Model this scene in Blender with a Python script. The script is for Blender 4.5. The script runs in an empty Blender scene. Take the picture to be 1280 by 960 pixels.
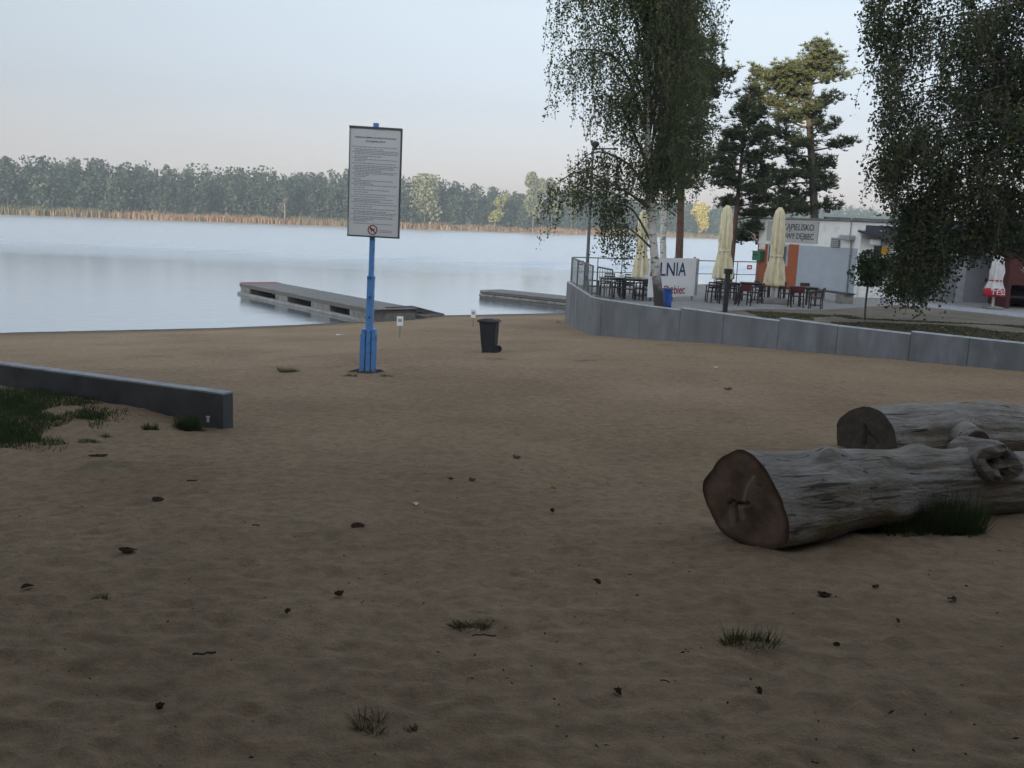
import bpy, math, random
import numpy as np
from mathutils import Vector, Matrix
random.seed(11)
RNG = np.random.default_rng(5)
PI = math.pi
S = bpy.context.scene
COL = S.collection

# ------------------------------------------------------------------ camera
FPX, PITCH, ROLL, CZ = 1200.0, math.radians(9.6), math.radians(2.43), 1.6
_F = Vector((0, math.cos(PITCH), -math.sin(PITCH)))
_R0 = Vector((1, 0, 0)); _U0 = Vector((0, math.sin(PITCH), math.cos(PITCH)))
_R = _R0 * math.cos(ROLL) + _U0 * math.sin(ROLL)
_U = -_R0 * math.sin(ROLL) + _U0 * math.cos(ROLL)
CAM = Vector((0, 0, CZ))
cam = bpy.data.cameras.new('camera'); camo = bpy.data.objects.new('camera', cam); COL.objects.link(camo)
m = Matrix.Identity(4)
for i in range(3):
    m[i][0] = _R[i]; m[i][1] = _U[i]; m[i][2] = -_F[i]; m[i][3] = CAM[i]
camo.matrix_world = m
cam.sensor_width = 36; cam.lens = 36 * FPX / 1280; cam.clip_start = 0.05; cam.clip_end = 8000
S.camera = camo


def ray(x, y):
    return _F * FPX + _R * (x - 640) - _U * (y - 480)


def at(x, y, Y):                    # point seen at pixel x, y of the photograph at depth Y
    d = ray(x, y); return CAM + d * (Y / d.y)


def on(x, y, z):                    # ... on the level z
    d = ray(x, y); return CAM + d * ((z - CZ) / d.z)


def onplane(x, y, p0, n):
    d = ray(x, y); return CAM + d * ((Vector(p0) - CAM).dot(n) / d.dot(n))


# ------------------------------------------------------------------ numpy noise
_PERM = np.random.default_rng(77).random((256, 256))


def vnoise(x, y):
    xi = np.floor(x).astype(int); yi = np.floor(y).astype(int)
    fx = x - xi; fy = y - yi
    fx = fx * fx * (3 - 2 * fx); fy = fy * fy * (3 - 2 * fy)
    a = _PERM[xi % 256, yi % 256]; b = _PERM[(xi + 1) % 256, yi % 256]
    c = _PERM[xi % 256, (yi + 1) % 256]; d = _PERM[(xi + 1) % 256, (yi + 1) % 256]
    return (a * (1 - fx) + b * fx) * (1 - fy) + (c * (1 - fx) + d * fx) * fy


# ------------------------------------------------------------------ terrain function
WZ = -2.4                            # lake level
TZ = -0.62                           # terrace level
EDGE_X = [-15.68, -12.78, -9.95, -7.64, -5.83, -4.43, -3.07, 2.23]
EDGE_Y = [29.04, 30.91, 32.73, 34.7, 36.44, 38.27, 40.14, 43.61]


def shore_y(x):
    x = np.asarray(x, float)
    y = np.interp(x, EDGE_X, EDGE_Y)
    y = np.where(x < EDGE_X[0], EDGE_Y[0] + 0.64 * (x - EDGE_X[0]), y)
    return np.where(x > EDGE_X[-1], EDGE_Y[-1] + 0.8 * (x - EDGE_X[-1]), y)


def beach0(x, y):
    x = np.asarray(x, float); y = np.asarray(y, float)
    u = 0.78 * (shore_y(x) - y)
    r = np.where(u < 16, 0.066 * u, 0.066 * 16 + 0.05 * (np.minimum(u, 42) - 16))
    r = np.where(u < 0, np.maximum(0.09 * u, -1.5), r)
    z = WZ + r - 0.012 * np.clip(x - 3, 0, 40)
    z = z + 0.02 * np.clip(10 - y, 0, 14)
    z = z + np.interp(x, [-14, -9, -6.94, -5.78, -4.68, -3.7, -3.2], [0.2, 0.42, 0.4, 0.31, 0.21, 0.03, 0]) * np.exp(-((y - 12.2) / 2.3) ** 2)
    return z


def onbeach(x, y):
    d = ray(x, y); d = d / d.y
    t = 1.5
    for _ in range(4000):
        p = CAM + d * t
        if p.z <= float(beach0(p.x, p.y)): break
        t += 0.02
    return p


# retaining wall plan: where its foot meets the sand in the photograph
WALL_PX = [(706, 404, 351.5), (734, 418, 369), (750, 419.5, 373.5), (798, 423.5, 380.5), (848, 427, 387), (902, 430.5, 391.5),
           (971, 436.5, 400), (1044, 443, 406), (1135, 451, 416.5), (1208, 457.5, 422), (1280, 464, 429), (1400, 476, 440)]
WALL_P = [onbeach(a, b) for a, b, c in WALL_PX]


def wall_line(x):
    xs = [p.x for p in WALL_P[1:]] + [60]; ys = [p.y for p in WALL_P[1:]] + [WALL_P[-1].y - 6]
    return np.interp(x, xs, ys)


def beach(x, y):
    z = beach0(x, y)
    x = np.asarray(x, float); y = np.asarray(y, float)
    behind = ((x > WALL_P[1].x) & (y > wall_line(x) + 0.15)) | ((x > WALL_P[0].x + 0.25) & (y > WALL_P[1].y))
    return np.where(behind, np.minimum(z, -1.3), z)


# ------------------------------------------------------------------ materials
def nodes(name):
    mt = bpy.data.materials.new(name); mt.use_nodes = True
    nt = mt.node_tree; nt.nodes.clear()
    return mt, nt, nt.nodes, nt.links


def mat(name, c1, c2=None, rough=0.7, scale=6.0, stretch=(1, 1, 1), bump=0.0, bscale=None, metal=0.0, lo=0.35, hi=0.65, detail=5, island=0.0, spec=0.5, dirt=None):
    mt, nt, N, L = nodes(name)
    out = N.new('ShaderNodeOutputMaterial'); b = N.new('ShaderNodeBsdfPrincipled')
    L.new(b.outputs[0], out.inputs[0])
    b.inputs['Roughness'].default_value = rough; b.inputs['Metallic'].default_value = metal
    b.inputs['Specular IOR Level'].default_value = spec
    c2 = c2 or tuple(v * 0.75 for v in c1)
    tc = N.new('ShaderNodeTexCoord'); mp = N.new('ShaderNodeMapping'); mp.inputs['Scale'].default_value = stretch
    L.new(tc.outputs['Object'], mp.inputs[0])
    no = N.new('ShaderNodeTexNoise'); no.inputs['Scale'].default_value = scale; no.inputs['Detail'].default_value = detail; no.inputs['Roughness'].default_value = 0.65
    L.new(mp.outputs[0], no.inputs['Vector'])
    cr = N.new('ShaderNodeValToRGB'); cr.color_ramp.elements[0].position = lo; cr.color_ramp.elements[1].position = hi
    cr.color_ramp.elements[0].color = (*c2, 1); cr.color_ramp.elements[1].color = (*c1, 1)
    L.new(no.outputs['Fac'], cr.inputs[0])
    col = cr.outputs[0]
    if dirt:
        n3 = N.new('ShaderNodeTexNoise'); n3.inputs['Scale'].default_value = dirt[1]; n3.inputs['Detail'].default_value = 8
        L.new(mp.outputs[0] if stretch[2] < 1 else tc.outputs['Object'], n3.inputs['Vector'])
        r3 = N.new('ShaderNodeValToRGB'); r3.color_ramp.elements[0].position = dirt[2]; r3.color_ramp.elements[1].position = dirt[3]
        L.new(n3.outputs['Fac'], r3.inputs[0])
        mx = N.new('ShaderNodeMix'); mx.data_type = 'RGBA'; mx.inputs['B'].default_value = (*dirt[0], 1)
        L.new(r3.outputs[0], mx.inputs['Factor']); L.new(col, mx.inputs['A']); col = mx.outputs['Result']
    if island:
        g = N.new('ShaderNodeNewGeometry'); h = N.new('ShaderNodeHueSaturation')
        ma = N.new('ShaderNodeMapRange'); ma.inputs['To Min'].default_value = 1 - island; ma.inputs['To Max'].default_value = 1 + island
        L.new(g.outputs['Random Per Island'], ma.inputs['Value']); L.new(ma.outputs[0], h.inputs['Value']); L.new(col, h.inputs['Color']); col = h.outputs[0]
    L.new(col, b.inputs['Base Color'])
    if bump:
        n2 = N.new('ShaderNodeTexNoise'); n2.inputs['Scale'].default_value = bscale or scale * 3; n2.inputs['Detail'].default_value = 6
        L.new(mp.outputs[0], n2.inputs['Vector'])
        bp = N.new('ShaderNodeBump'); bp.inputs['Strength'].default_value = bump; bp.inputs['Distance'].default_value = 0.02
        L.new(n2.outputs['Fac'], bp.inputs['Height']); L.new(bp.outputs[0], b.inputs['Normal'])
    return mt


def leafmat(name, cols, trans=0.35, attr=None):
    """leaf colour picked leaf by leaf from the ramp cols; with attr, from a per-plant attribute plus a little leaf-by-leaf change"""
    mt, nt, N, L = nodes(name)
    out = N.new('ShaderNodeOutputMaterial')
    g = N.new('ShaderNodeNewGeometry'); cr = N.new('ShaderNodeValToRGB')
    el = cr.color_ramp.elements
    while len(el) < len(cols): el.new(0.5)
    for i, c in enumerate(cols):
        el[i].position = i / max(1, len(cols) - 1); el[i].color = (*c, 1)
    if attr:
        a = N.new('ShaderNodeAttribute'); a.attribute_name = attr
        s = N.new('ShaderNodeMath'); s.operation = 'MULTIPLY_ADD'; s.inputs[1].default_value = 0.22
        su = N.new('ShaderNodeMath'); su.operation = 'SUBTRACT'; su.inputs[1].default_value = 0.11
        L.new(g.outputs['Random Per Island'], s.inputs[0]); L.new(a.outputs['Fac'], su.inputs[0]); L.new(su.outputs[0], s.inputs[2]); L.new(s.outputs[0], cr.inputs[0])
    else:
        L.new(g.outputs['Random Per Island'], cr.inputs[0])
    d = N.new('ShaderNodeBsdfPrincipled'); d.inputs['Roughness'].default_value = 0.6; d.inputs['Specular IOR Level'].default_value = 0.25
    t = N.new('ShaderNodeBsdfTranslucent'); mx = N.new('ShaderNodeMixShader'); mx.inputs[0].default_value = trans
    L.new(cr.outputs[0], d.inputs['Base Color']); L.new(cr.outputs[0], t.inputs['Color'])
    L.new(d.outputs[0], mx.inputs[1]); L.new(t.outputs[0], mx.inputs[2]); L.new(mx.outputs[0], out.inputs[0])
    return mt


def sand_mat(name):
    mt, nt, N, L = nodes(name)
    out = N.new('ShaderNodeOutputMaterial'); b = N.new('ShaderNodeBsdfPrincipled'); L.new(b.outputs[0], out.inputs[0])
    b.inputs['Roughness'].default_value = 0.95; b.inputs['Specular IOR Level'].default_value = 0.15
    g = N.new('ShaderNodeNewGeometry')

    def noise(sc, det=6, rough=0.6, st=(1, 1, 1)):
        mp = N.new('ShaderNodeMapping'); mp.inputs['Scale'].default_value = st
        L.new(g.outputs['Position'], mp.inputs[0])
        n = N.new('ShaderNodeTexNoise'); n.inputs['Scale'].default_value = sc; n.inputs['Detail'].default_value = det; n.inputs['Roughness'].default_value = rough
        L.new(mp.outputs[0], n.inputs['Vector']); return n.outputs['Fac']

    def ramp(f, p0, p1, c0, c1):
        r = N.new('ShaderNodeValToRGB'); e = r.color_ramp.elements
        e[0].position = p0; e[1].position = p1; e[0].color = (*c0, 1); e[1].color = (*c1, 1); L.new(f, r.inputs[0]); return r.outputs[0]

    def mix(f, a, bb, mode='MIX'):
        x = N.new('ShaderNodeMix'); x.data_type = 'RGBA'; x.blend_type = mode
        if isinstance(f, float): x.inputs['Factor'].default_value = f
        else: L.new(f, x.inputs['Factor'])
        L.new(a, x.inputs['A'])
        if isinstance(bb, tuple): x.inputs['B'].default_value = (*bb, 1)
        else: L.new(bb, x.inputs['B'])
        return x.outputs['Result']
    c = ramp(noise(0.35), 0.35, 0.68, (0.295, 0.216, 0.142), (0.395, 0.295, 0.197))
    c = mix(1.0, c, ramp(noise(9, 8, 0.7), 0.3, 0.7, (0.70, 0.70, 0.71), (1.2, 1.18, 1.15)), 'MULTIPLY')
    c = mix(1.0, c, ramp(noise(160, 3, 0.7), 0.3, 0.7, (0.78, 0.78, 0.77), (1.18, 1.17, 1.15)), 'MULTIPLY')
    # moss and trodden soil showing through the sand
    moss = ramp(noise(0.9, 8, 0.7), 0.6, 0.74, (0, 0, 0), (1, 1, 1))
    c = mix(moss, c, (0.17, 0.148, 0.095))
    # fine dark specks of litter
    v = N.new('ShaderNodeTexVoronoi'); v.inputs['Scale'].default_value = 11; v.inputs['Randomness'].default_value = 1
    L.new(g.outputs['Position'], v.inputs['Vector'])
    sp = ramp(v.outputs['Distance'], 0.05, 0.11, (1, 1, 1), (0, 0, 0))
    sp2 = ramp(noise(2.3, 3), 0.5, 0.62, (0, 0, 0), (0.8, 0.8, 0.8))
    sm = N.new('ShaderNodeMath'); sm.operation = 'MULTIPLY'; L.new(sp, sm.inputs[0]); L.new(sp2, sm.inputs[1])
    c = mix(sm.outputs[0], c, (0.07, 0.055, 0.04))
    # wet margin along the lake
    sx = N.new('ShaderNodeSeparateXYZ'); L.new(g.outputs['Position'], sx.inputs[0])
    mr = N.new('ShaderNodeMapRange'); mr.inputs['From Min'].default_value = WZ + 0.02; mr.inputs['From Max'].default_value = WZ + 0.13; mr.inputs['To Min'].default_value = 1; mr.inputs['To Max'].default_value = 0
    L.new(sx.outputs['Z'], mr.inputs['Value'])
    c = mix(mr.outputs[0], c, (0.13, 0.105, 0.08))
    L.new(c, b.inputs['Base Color'])
    ad = N.new('ShaderNodeMath'); ad.operation = 'MULTIPLY_ADD'; ad.inputs[1].default_value = 0.35
    L.new(noise(70, 5, 0.7), ad.inputs[0]); L.new(noise(13, 6, 0.65), ad.inputs[2])
    bp = N.new('ShaderNodeBump'); bp.inputs['Strength'].default_value = 0.75; bp.inputs['Distance'].default_value = 0.045
    L.new(ad.outputs[0], bp.inputs['Height']); L.new(bp.outputs[0], b.inputs['Normal'])
    return mt


def water_mat(name):
    mt, nt, N, L = nodes(name)
    out = N.new('ShaderNodeOutputMaterial')
    g = N.new('ShaderNodeNewGeometry')

    def noise(sc, st, det=4):
        mp = N.new('ShaderNodeMapping'); mp.inputs['Scale'].default_value = st
        L.new(g.outputs['Position'], mp.inputs[0])
        n = N.new('ShaderNodeTexNoise'); n.inputs['Scale'].default_value = sc; n.inputs['Detail'].default_value = det
        L.new(mp.outputs[0], n.inputs['Vector']); return n.outputs['Fac']
    # a breeze ruffles the open lake; the bay by the beach lies calm
    sx = N.new('ShaderNodeSeparateXYZ'); L.new(g.outputs['Position'], sx.inputs[0])
    w = N.new('ShaderNodeMath'); w.operation = 'MULTIPLY_ADD'; w.inputs[1].default_value = 34
    L.new(noise(0.02, (1, 2.5, 1), 3), w.inputs[0]); L.new(sx.outputs['Y'], w.inputs[2])
    mr = N.new('ShaderNodeMapRange'); mr.interpolation_type = 'SMOOTHSTEP'
    mr.inputs['From Min'].default_value = 86; mr.inputs['From Max'].default_value = 122; mr.inputs['To Min'].default_value = 0.05; mr.inputs['To Max'].default_value = 1
    L.new(w.outputs[0], mr.inputs['Value'])
    ht = N.new('ShaderNodeMath'); ht.operation = 'ADD'
    L.new(noise(1.1, (1, 1.6, 1), 5), ht.inputs[0]); L.new(noise(0.25, (1, 1.5, 1), 3), ht.inputs[1])
    bp = N.new('ShaderNodeBump'); bp.inputs['Distance'].default_value = 0.16
    L.new(mr.outputs[0], bp.inputs['Strength']); L.new(ht.outputs[0], bp.inputs['Height'])
    gl = N.new('ShaderNodeBsdfGlossy'); gl.inputs['Color'].default_value = (0.89, 0.93, 0.98, 1)
    ro = N.new('ShaderNodeMapRange'); ro.inputs['To Min'].default_value = 0.13; ro.inputs['To Max'].default_value = 0.3; L.new(mr.outputs[0], ro.inputs['Value']); L.new(ro.outputs[0], gl.inputs['Roughness'])
    df = N.new('ShaderNodeBsdfDiffuse'); df.inputs['Color'].default_value = (0.16, 0.19, 0.19, 1)
    f0 = N.new('ShaderNodeFresnel'); f0.inputs['IOR'].default_value = 1.45; L.new(bp.outputs[0], f0.inputs['Normal'])
    fr = N.new('ShaderNodeMapRange'); fr.inputs['To Min'].default_value = 0.25; fr.inputs['To Max'].default_value = 1.0; fr.inputs['From Max'].default_value = 0.75; L.new(f0.outputs[0], fr.inputs['Value'])
    L.new(bp.outputs[0], gl.inputs['Normal'])
    mx = N.new('ShaderNodeMixShader'); L.new(fr.outputs[0], mx.inputs[0]); L.new(df.outputs[0], mx.inputs[1]); L.new(gl.outputs[0], mx.inputs[2])
    L.new(mx.outputs[0], out.inputs[0])
    return mt


M = {}
M['sand'] = sand_mat('sand')
M['water'] = water_mat('lake_water')
M['concrete'] = mat('grey_concrete', (0.2, 0.213, 0.23), (0.145, 0.156, 0.172), 0.85, 2.2, (3, 3, 0.7), bump=0.15, bscale=30, dirt=((0.105, 0.113, 0.124), 1.1, 0.42, 0.72))
M['concrete_shaded'] = mat('shaded_concrete', (0.105, 0.11, 0.12), (0.075, 0.08, 0.085), 0.85, 3, bump=0.15, bscale=30, dirt=((0.06, 0.062, 0.058), 2, 0.5, 0.75))  # shadow on the low wall's face is put into this colour
M['concrete_pale'] = mat('pale_concrete_edge', (0.46, 0.48, 0.51), (0.3, 0.32, 0.34), 0.8, 6, bump=0.1)
M['paving'] = mat('pale_paving', (0.36, 0.35, 0.34), (0.27, 0.265, 0.26), 0.85, 4, bump=0.1)
M['blue'] = mat('blue_paint', (0.15, 0.37, 0.80), (0.125, 0.32, 0.7), 0.5, 5, dirt=((0.04, 0.08, 0.2), 9, 0.58, 0.75))
M['bluebag'] = mat('blue_plastic', (0.03, 0.12, 0.55), (0.02, 0.085, 0.42), 0.35, 9)
M['white'] = mat('white_board', (0.86, 0.87, 0.88), (0.81, 0.825, 0.84), 0.45, 3)
M['offwhite'] = mat('white_plaster', (0.84, 0.84, 0.83), (0.76, 0.76, 0.75), 0.8, 2.5, dirt=((0.45, 0.45, 0.44), 2.2, 0.6, 0.85))
M['panel_grey'] = mat('blue_grey_panel', (0.38, 0.43, 0.49), (0.33, 0.38, 0.44), 0.7, 2)
M['sign_grey'] = mat('grey_signboard', (0.42, 0.42, 0.42), (0.36, 0.36, 0.36), 0.6, 3)
M['ink'] = mat('dark_ink', (0.02, 0.02, 0.03), (0.016, 0.016, 0.02), 0.6)
M['text_grey'] = mat('grey_print', (0.36, 0.38, 0.41), (0.27, 0.29, 0.32), 0.6, 60)
M['navy'] = mat('navy_print', (0.02, 0.035, 0.16), (0.018, 0.03, 0.13), 0.6)
M['redprint'] = mat('red_print', (0.42, 0.035, 0.09), (0.36, 0.03, 0.08), 0.6)
M['black_plastic'] = mat('black_plastic', (0.028, 0.03, 0.036), (0.02, 0.021, 0.026), 0.45, 7)
M['black_metal'] = mat('black_metal', (0.03, 0.03, 0.033), (0.02, 0.02, 0.022), 0.5, 7)
M['rubber'] = mat('rubber', (0.02, 0.02, 0.02), None, 0.8)
M['steel'] = mat('galvanised_steel', (0.26, 0.275, 0.29), (0.19, 0.2, 0.21), 0.5, 8, metal=0.4)
M['steel_dark'] = mat('weathered_steel', (0.14, 0.15, 0.15), (0.1, 0.105, 0.105), 0.6, 8, metal=0.2)
M['deck'] = mat('weathered_boards', (0.25, 0.245, 0.235), (0.16, 0.155, 0.148), 0.85, 5, (0.6, 9, 1), bump=0.3, bscale=6)
M['deck_dark'] = mat('dark_timber', (0.12, 0.115, 0.105), (0.075, 0.07, 0.065), 0.85, 5, (0.6, 6, 6), bump=0.2)
M['float'] = mat('grey_float', (0.2, 0.2, 0.19), (0.13, 0.13, 0.12), 0.8, 4, dirt=((0.08, 0.08, 0.06), 3, 0.5, 0.7))
M['redpaint'] = mat('red_paint', (0.4, 0.07, 0.09), (0.3, 0.06, 0.07), 0.6, 5)
M['cream'] = mat('cream_canvas', (0.84, 0.76, 0.54), (0.72, 0.65, 0.45), 0.9, 5, dirt=((0.36, 0.31, 0.2), 4, 0.58, 0.8))
M['white_metal'] = mat('white_metal', (0.7, 0.7, 0.7), None, 0.5)
M['orange'] = mat('orange_cladding', (0.36, 0.095, 0.03), (0.28, 0.072, 0.024), 0.65, 3, (1, 1, 8))
M['rust'] = mat('brown_cladding', (0.30, 0.082, 0.032), (0.23, 0.062, 0.026), 0.65, 3, (1, 1, 8))
M['glass'] = mat('window_glass', (0.06, 0.075, 0.085), (0.05, 0.06, 0.07), 0.08, 2)
M['frame_grey'] = mat('grey_frame', (0.42, 0.44, 0.45), None, 0.5)
M['roof_dark'] = mat('dark_roof_felt', (0.055, 0.062, 0.075), (0.04, 0.045, 0.055), 0.85, 3)
M['roof_grey'] = mat('grey_roof_felt', (0.2, 0.2, 0.2), (0.14, 0.14, 0.14), 0.85, 3)
M['green'] = mat('green_paint', (0.02, 0.17, 0.08), None, 0.5)
M['yellow'] = mat('yellow_plate', (0.62, 0.36, 0.03), (0.55, 0.3, 0.02), 0.5)
M['door_grey'] = mat('grey_door', (0.24, 0.26, 0.285), (0.2, 0.22, 0.24), 0.6, 2)
M['shutter'] = mat('grey_shutter', (0.16, 0.165, 0.175), (0.12, 0.125, 0.13), 0.6, 3, (1, 1, 30))
M['darkred'] = mat('dark_red_boards', (0.10, 0.02, 0.016), (0.07, 0.014, 0.012), 0.7, 4, (1, 1, 6))
M['red'] = mat('red_canvas', (0.5, 0.02, 0.04), (0.4, 0.016, 0.03), 0.8, 5)
M['white_canvas'] = mat('white_canvas', (0.7, 0.69, 0.68), (0.58, 0.57, 0.56), 0.9, 5)
M['chair'] = mat('dark_stained_wood', (0.038, 0.03, 0.028), (0.022, 0.018, 0.017), 0.55, 12)
M['chair_red'] = mat('dark_red_cushion', (0.13, 0.025, 0.028), (0.09, 0.02, 0.02), 0.8, 12)
M['table'] = mat('dark_table_top', (0.075, 0.065, 0.06), (0.045, 0.04, 0.037), 0.5, 8)
M['cement'] = mat('cement_block', (0.3, 0.29, 0.27), (0.22, 0.21, 0.195), 0.9, 5, bump=0.2)
M['birch_bark'] = mat('birch_bark', (0.62, 0.61, 0.58), (0.06, 0.055, 0.05), 0.8, 3.2, (2, 2, 5), bump=0.2, lo=0.36, hi=0.47, detail=7)
def dark_foot(mt, zlim):
    N, L = mt.node_tree.nodes, mt.node_tree.links
    b = [n for n in N if n.type == 'BSDF_PRINCIPLED'][0]; src = b.inputs['Base Color'].links[0].from_socket
    tc = N.new('ShaderNodeTexCoord'); sx = N.new('ShaderNodeSeparateXYZ'); L.new(tc.outputs['Object'], sx.inputs[0])
    no = N.new('ShaderNodeTexNoise'); no.inputs['Scale'].default_value = 5; L.new(tc.outputs['Object'], no.inputs['Vector'])
    ad = N.new('ShaderNodeMath'); ad.operation = 'MULTIPLY_ADD'; ad.inputs[1].default_value = -0.9; L.new(no.outputs['Fac'], ad.inputs[0]); L.new(sx.outputs['Z'], ad.inputs[2])
    mr = N.new('ShaderNodeMapRange'); mr.inputs['From Min'].default_value = zlim - 0.9; mr.inputs['From Max'].default_value = zlim - 0.2; mr.inputs['To Min'].default_value = 1; mr.inputs['To Max'].default_value = 0; L.new(ad.outputs[0], mr.inputs['Value'])
    mx = N.new('ShaderNodeMix'); mx.data_type = 'RGBA'; mx.inputs['B'].default_value = (0.05, 0.045, 0.04, 1); L.new(mr.outputs[0], mx.inputs['Factor']); L.new(src, mx.inputs['A']); L.new(mx.outputs['Result'], b.inputs['Base Color'])


def add_cracks(mt, scale, st, lo, hi, col):
    N, L = mt.node_tree.nodes, mt.node_tree.links
    b = [n for n in N if n.type == 'BSDF_PRINCIPLED'][0]; src = b.inputs['Base Color'].links[0].from_socket
    tc = N.new('ShaderNodeTexCoord'); mp = N.new('ShaderNodeMapping'); mp.inputs['Scale'].default_value = st; L.new(tc.outputs['Object'], mp.inputs[0])
    no = N.new('ShaderNodeTexNoise'); no.inputs['Scale'].default_value = scale; no.inputs['Detail'].default_value = 6; no.inputs['Roughness'].default_value = 0.6; L.new(mp.outputs[0], no.inputs['Vector'])
    mr = N.new('ShaderNodeMapRange'); mr.inputs['From Min'].default_value = lo; mr.inputs['From Max'].default_value = hi; mr.inputs['To Min'].default_value = 0.9; mr.inputs['To Max'].default_value = 0; L.new(no.outputs['Fac'], mr.inputs['Value'])
    mx = N.new('ShaderNodeMix'); mx.data_type = 'RGBA'; mx.inputs['B'].default_value = (*col, 1); L.new(mr.outputs[0], mx.inputs['Factor']); L.new(src, mx.inputs['A']); L.new(mx.outputs['Result'], b.inputs['Base Color'])


dark_foot(M['birch_bark'], 0.95)
M['birch_limb'] = mat('birch_twig', (0.10, 0.08, 0.065), (0.05, 0.04, 0.035), 0.8, 8)
M['pine_red'] = mat('red_pine_bark', (0.15, 0.075, 0.052), (0.08, 0.046, 0.036), 0.9, 7, (1, 1, 0.5), bump=0.4)
M['pine_dark'] = mat('dark_pine_bark', (0.095, 0.072, 0.06), (0.05, 0.04, 0.036), 0.9, 7, (1, 1, 0.5), bump=0.4)
M['log'] = mat('weathered_log', (0.40, 0.38, 0.35), (0.19, 0.172, 0.148), 0.85, 4.5, (1, 3.2, 3.2), bump=0.7, bscale=16, lo=0.28, hi=0.74, detail=12, dirt=((0.2, 0.165, 0.10), 2.6, 0.5, 0.7))
M['log_broken'] = mat('broken_wood', (0.27, 0.25, 0.225), (0.10, 0.08, 0.065), 0.9, 5, (2, 1, 2), bump=0.4, lo=0.35, hi=0.6, detail=8)
add_cracks(M['log'], 3.0, (0.45, 7, 7), 0.36, 0.42, (0.05, 0.042, 0.035))
add_cracks(M['log'], 5.0, (1, 1, 1), 0.30, 0.36, (0.07, 0.06, 0.05))
add_cracks(M['concrete'], 1.3, (1.5, 1.5, 0.8), 0.34, 0.50, (0.11, 0.118, 0.125))
M['bark_chip'] = mat('bark_chip', (0.075, 0.046, 0.03), (0.035, 0.024, 0.017), 1.0, 40, bump=0.4, spec=0.05)
M['twig'] = mat('dead_twig', (0.05, 0.04, 0.032), (0.03, 0.025, 0.02), 0.9, 40)
M['leaf_dead'] = mat('dead_leaf', (0.10, 0.06, 0.03), (0.06, 0.04, 0.02), 0.8, 30)
M['leaf_yellow'] = mat('yellow_leaf', (0.42, 0.30, 0.05), (0.3, 0.2, 0.04), 0.7, 30)
M['paper'] = mat('white_paper', (0.75, 0.75, 0.74), None, 0.8)
M['soil'] = mat('dark_soil', (0.07, 0.055, 0.04), (0.04, 0.032, 0.025), 0.95, 12, bump=0.5)
M['terrace'] = mat('trodden_earth', (0.24, 0.2, 0.15), (0.14, 0.118, 0.085), 0.95, 0.9, bump=0.4, bscale=14, detail=8)
M['forest_floor'] = mat('forest_floor', (0.09, 0.08, 0.045), (0.05, 0.05, 0.03), 0.95, 0.2)
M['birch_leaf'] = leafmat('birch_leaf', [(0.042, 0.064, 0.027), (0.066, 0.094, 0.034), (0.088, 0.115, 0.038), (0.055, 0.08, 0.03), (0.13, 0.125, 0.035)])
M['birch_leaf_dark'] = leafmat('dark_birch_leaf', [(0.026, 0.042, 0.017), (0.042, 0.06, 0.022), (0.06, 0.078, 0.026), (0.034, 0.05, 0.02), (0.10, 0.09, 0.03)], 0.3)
M['round_leaf'] = leafmat('round_tree_leaf', [(0.03, 0.05, 0.02), (0.05, 0.08, 0.03), (0.04, 0.065, 0.024)], 0.3)
M['needle'] = leafmat('pine_needle', [(0.034, 0.047, 0.026), (0.056, 0.072, 0.034), (0.09, 0.1, 0.042), (0.045, 0.06, 0.03)], 0.15)
M['forest'] = leafmat('forest_leaf', [(0.013, 0.026, 0.021), (0.017, 0.031, 0.023), (0.022, 0.037, 0.024), (0.032, 0.048, 0.027), (0.06, 0.073, 0.036)], 0.2, 'tint')
M['willow'] = leafmat('pale_leaf', [(0.075, 0.092, 0.055), (0.095, 0.11, 0.065), (0.12, 0.13, 0.08)], 0.25)
M['yellow_leafage'] = leafmat('autumn_leaf', [(0.28, 0.24, 0.035), (0.38, 0.31, 0.045), (0.2, 0.21, 0.04)], 0.3)
M['yellowgreen'] = leafmat('yellow_green_leaf', [(0.12, 0.13, 0.04), (0.17, 0.165, 0.05), (0.1, 0.115, 0.035)], 0.25)
M['reed'] = leafmat('reed_blade', [(0.08, 0.088, 0.045), (0.13, 0.11, 0.063), (0.2, 0.133, 0.085), (0.26, 0.155, 0.1)], 0.25, 'tint')
M['grass'] = leafmat('grass_blade', [(0.07, 0.105, 0.035), (0.1, 0.135, 0.045), (0.08, 0.115, 0.038), (0.17, 0.15, 0.075)], 0.3)
M['grass_dark'] = leafmat('dark_grass_blade', [(0.05, 0.092, 0.03), (0.08, 0.13, 0.042), (0.062, 0.108, 0.035), (0.13, 0.125, 0.055)], 0.25)
M['terrace_grass'] = leafmat('worn_grass_blade', [(0.07, 0.078, 0.034), (0.1, 0.098, 0.045), (0.14, 0.12, 0.065)], 0.2)
M['cut_dark'] = mat('old_sawn_wood', (0.10, 0.08, 0.066), (0.05, 0.042, 0.036), 0.95, 9, bump=0.4, detail=8)
M['grass_dry'] = leafmat('dry_grass_blade', [(0.1, 0.115, 0.055), (0.16, 0.145, 0.08), (0.13, 0.125, 0.065)], 0.3)


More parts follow.
